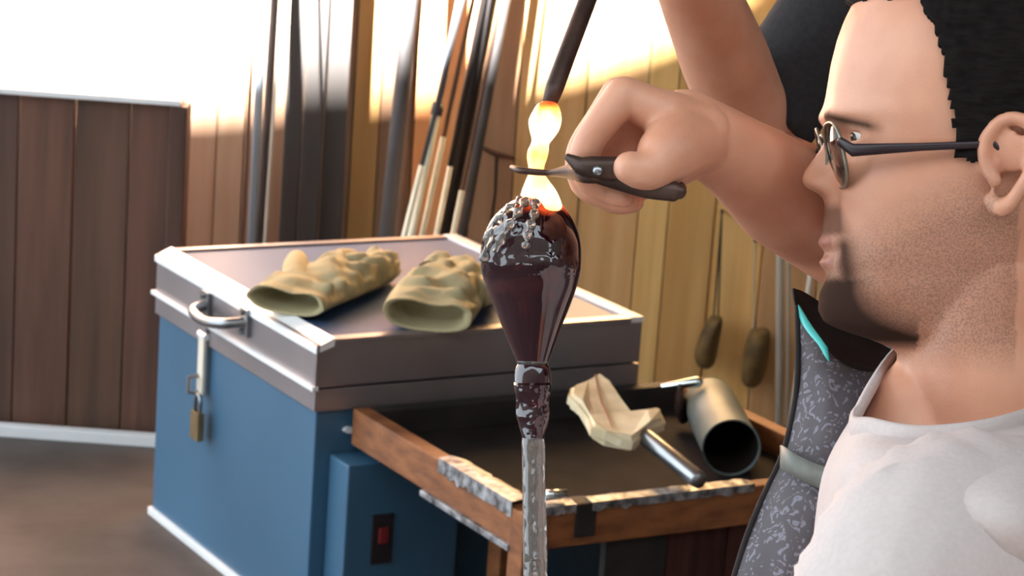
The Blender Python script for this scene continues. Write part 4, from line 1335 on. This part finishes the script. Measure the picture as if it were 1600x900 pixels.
obj('webbing_strap', bm, M['band'], ap, True)
# trousers and shoes, below the picture
bm = bmesh.new()
hipc = Vector((sx, sy, 0.56))
tube(bm, [hipc+Vector((.03, -.10, .10)), hipc+Vector((.03, .10, .10))], .12, 20, dome=True)
for s in (-1, 1):
    h = hipc+Vector((0.0, s*.10, 0.0))
    kn = Vector((sx-0.46, sy+s*.15, 0.50))
    an = Vector((sx-0.43, sy+s*.16, 0.10))
    tube(bm, [h, h.lerp(kn, .5), kn, kn.lerp(an, .15), kn.lerp(an, .5), an], [.105, .088, .068, .066, .062, .05], 20, dome=True)
finish('trousers', voxel(bm, 0.008, 4), M['trousers'], man, True)
for s in (-1, 1):
    an = Vector((sx-0.43, sy+s*.16, 0.0))
    bm = newtube([an+Vector((.04, 0, .045)), an+Vector((-.04, 0, .05)), an+Vector((-.12, 0, .038)), an+Vector((-.18, 0, .03))], [(.036, .042), (.038, .046), (.045, .036), (.034, .026)], 16, dome=True)
    obj('shoe', bm, M['sole'], man, True)

# spectacles
sp_ = thing('spectacles', hp(1300, 245, 0), 'thin metal rimmed spectacles with a dark arm, worn on his nose', 'spectacles')
for sd in (1, -1):
    rim = []
    for k in range(40):
        t = 2*math.pi*k/40
        lx, ly = math.copysign(abs(math.cos(t))**0.8, math.cos(t)), math.copysign(abs(math.sin(t))**0.8, math.sin(t))
        l = sd*(78+56*lx)
        y = 247+50*ly
        rim.append(hp(1281+0.20*(y-197)+max(0, abs(l)-40)*0.10, y, l))
    fr = obj('rim', newtube(rim, 0.0011, 8, close=True), M['frame'], sp_, True)
    bm = bmesh.new()
    c = sum(rim, Vector())/40
    cf = c-R_*0.0012
    vs = [bm.verts.new(p) for p in rim]; vb = [bm.verts.new(p+R_*0.0014) for p in rim]
    f0, f1 = bm.verts.new(cf), bm.verts.new(cf+R_*0.0014)
    for k in range(40):
        n_ = (k+1) % 40
        bm.faces.new((vs[k], vs[n_], f0)); bm.faces.new((vb[n_], vb[k], f1)); bm.faces.new((vs[k], vb[k], vb[n_], vs[n_]))
    obj('lens', bm, M['lens'], sp_, True)
    t0, t1, t2, t3, t4 = hp(1296, 230, sd*136), hp(1312, 243, sd*150), hp(1410, 240, sd*186), hp(1515, 236, sd*192), hp(1555, 268, sd*186)
    obj('temple_arm', newtube([t0, t1, t1.lerp(t2, .5), t2, t3, t4], [(.0015, .003), (.0016, .0042), (.0014, .0034), (.0013, .0026), (.0013, .0024), (.0013, .0022)], 10, dome=True, up=U_), M['temple'], sp_, True)
    obj('nose_pad', newtube([hp(1288, 236, sd*25), hp(1290, 246, sd*21), hp(1290, 258, sd*23)], [.0006, .0012, .0014], 8, dome=True), M['frame'], sp_, True)
obj('bridge', newtube([hp(1290, 222, 24), hp(1284, 214, 12), hp(1283, 212, 0), hp(1284, 214, -12), hp(1290, 222, -24)], 0.0012, 8), M['frame'], sp_, True)

# ------------------------------------------------------------------ the helper standing behind
HQ = 2.12
def Q(px, py, d): return at(px, py, d+0.075)
hb = at(1530, 200, 2.42)
helper = thing('person', Vector((hb.x, hb.y, 0)), 'helper in a black shirt standing behind, bare forearm raised to hold the rod', 'person')
HS2 = 0.000395
H0 = Vector((hb.x-0.02, hb.y, 1.72))
def hq(px, py, l):
    px, py, l = float(px), float(py), float(l)
    return H0+(px-1500)*HS2*Vector((1, 0, 0))-(py-120)*HS2*Vector((0, 0, 1))-l*HS2*Vector((0, 1, 0))
bm = bmesh.new()
head_into(bm, hq, 90, 90, s=HS2)
cx, cy = hb.x, hb.y
tube(bm, [Vector((cx, cy, 1.62)), Vector((cx, cy, 1.50)), Vector((cx+.01, cy, 1.42))], [.055, .056, .07], 24)
tube(bm, [Vector((cx, cy, 1.44)), Vector((cx, cy, 1.36)), Vector((cx, cy, 1.15)), Vector((cx, cy, 0.95))], [(.12, .07), (.18, .10), (.15, .10), (.15, .11)], 24, dome=True, up=Vector((1, 0, 0)))
S0, E0, W0 = Vector((cx-.02, cy-.17, 1.38)), Q(1178, 205, 2.07), Q(1035, -150, 1.80)
tube(bm, [S0, S0.lerp(E0, .5), E0], [.055, .044, .038], 22, dome=True)
tube(bm, [E0, E0.lerp(W0, .12), E0.lerp(W0, .35), E0.lerp(W0, .7), W0], [.036, .037, .037, .031, .025], 24, dome=True)
gz = lambda px, py, d: Q(px, py, d)
hand_into(bm, gz, (1035, -150, 1.80), [(1000, -235, 1.755), (996, -240, 1.775), (1002, -240, 1.797), (1014, -232, 1.815)],
          [([(1000, -235, 1.755), (975, -258, 1.735), (965, -235, 1.715), (985, -215, 1.705)], [.012, .0105, .0095, .008]),
           ([(996, -240, 1.775), (965, -262, 1.76), (950, -235, 1.74), (972, -212, 1.73)], [.012, .0105, .0095, .008]),
           ([(1002, -240, 1.797), (968, -262, 1.79), (950, -232, 1.775), (972, -208, 1.76)], [.0115, .010, .009, .0076]),
           ([(1014, -232, 1.815), (985, -252, 1.815), (966, -226, 1.805), (984, -205, 1.79)], [.0105, .0092, .0084, .007])],
          ([(1040, -160, 1.78), (1050, -195, 1.745), (1030, -225, 1.72), (1005, -232, 1.70)], [.017, .015, .012, .0095]), [.0125, .0128, .012, .011])
S1 = Vector((cx+.02, cy+.17, 1.38)); E1 = Vector((cx+.08, cy+.24, 1.10)); W1 = Vector((cx+.05, cy+.22, .87))
tube(bm, [S1, E1, W1], [.052, .044, .028], 20, dome=True)
def gw(px, py, d): return W1+Vector((px, py, d))
hand_into(bm, gw, (0, 0, 0), [(-.035, -.03, -.07), (-.035, -.01, -.075), (-.03, .01, -.073), (-.025, .03, -.065)],
          [([(-.035, -.03, -.07), (-.04, -.032, -.11), (-.03, -.03, -.14)], [.011, .010, .008]), ([(-.035, -.01, -.075), (-.04, -.011, -.12), (-.03, -.01, -.152)], [.011, .010, .008]),
           ([(-.03, .01, -.073), (-.035, .011, -.115), (-.025, .01, -.145)], [.011, .0095, .0078]), ([(-.025, .03, -.065), (-.028, .032, -.10), (-.02, .03, -.122)], [.010, .0085, .007])],
          ([(-.01, -.02, -.02), (-.035, -.045, -.05), (-.045, -.05, -.085)], [.014, .012, .009]), [.012, .012, .0115, .011])
me = voxel(bm, 0.004, 3)
ca = me.attributes.new('growth', 'FLOAT_COLOR', 'POINT'); ca.data.foreach_set('color', np.tile(np.array([0, 0, 0, 1], np.float32), len(me.vertices)))
finish('body', me, M['skin'], helper, True)
for ex, ey, el in EYE:
    bm = bmesh.new(); bmesh.ops.create_uvsphere(bm, u_segments=16, v_segments=12, radius=30*HS2)
    bmesh.ops.translate(bm, vec=hq(ex, ey, el), verts=bm.verts)
    e = obj('eye', bm, M['eye'], helper, True)
    c = hq(ex, ey, el); fx = Vector((-1, 0, 0))
    obj('iris', newtube([c+fx*23*HS2, c+fx*28.4*HS2, c+fx*30.2*HS2], [13*HS2, 13.5*HS2, 8*HS2], 14), M['iris'], e, True)
obj('hair', hair_mesh(hq, man_hair, 14, 90, 90, seed=8.0), M['hair'], helper, True)
bm = bmesh.new()
tube(bm, [Vector((cx, cy, 1.455)), Vector((cx, cy, 1.43)), Vector((cx, cy, 1.36)), Vector((cx-.01, cy, 1.15)), Vector((cx-.01, cy, 0.90)), Vector((cx-.01, cy, 0.86))],
     [(.085, .075), (.15, .09), (.20, .12), (.175, .135), (.175, .14), (.17, .135)], 32, up=Vector((1, 0, 0)), dome=False)
ua = S0.lerp(E0, .97)
tube(bm, [S0+(S0-E0)*.1, S0.lerp(E0, .4), S0.lerp(E0, .65), ua], [.062, .056, .050, .047], 24)
tube(bm, [S1+(S1-E1)*.1, S1.lerp(E1, .7)], [.066, .066], 24)
finish('shirt', voxel(bm, 0.006, 3), M['blackshirt'], helper, True)
bm = bmesh.new()
for s in (-1, 1):
    tube(bm, [Vector((cx, cy+s*.08, .92)), Vector((cx, cy+s*.10, .75)), Vector((cx-.01, cy+s*.11, .48)), Vector((cx+.01, cy+s*.11, .10))], [.10, .095, .07, .055], 20, dome=True)
finish('trousers', voxel(bm, 0.009, 3), M['trousers'], helper, True)
for s in (-1, 1):
    an = Vector((cx, cy+s*.11, 0))
    obj('shoe', newtube([an+Vector((.04, 0, .045)), an+Vector((-.04, 0, .05)), an+Vector((-.12, 0, .038)), an+Vector((-.18, 0, .03))], [(.036, .042), (.038, .046), (.045, .036), (.034, .026)], 16, dome=True), M['sole'], helper, True)
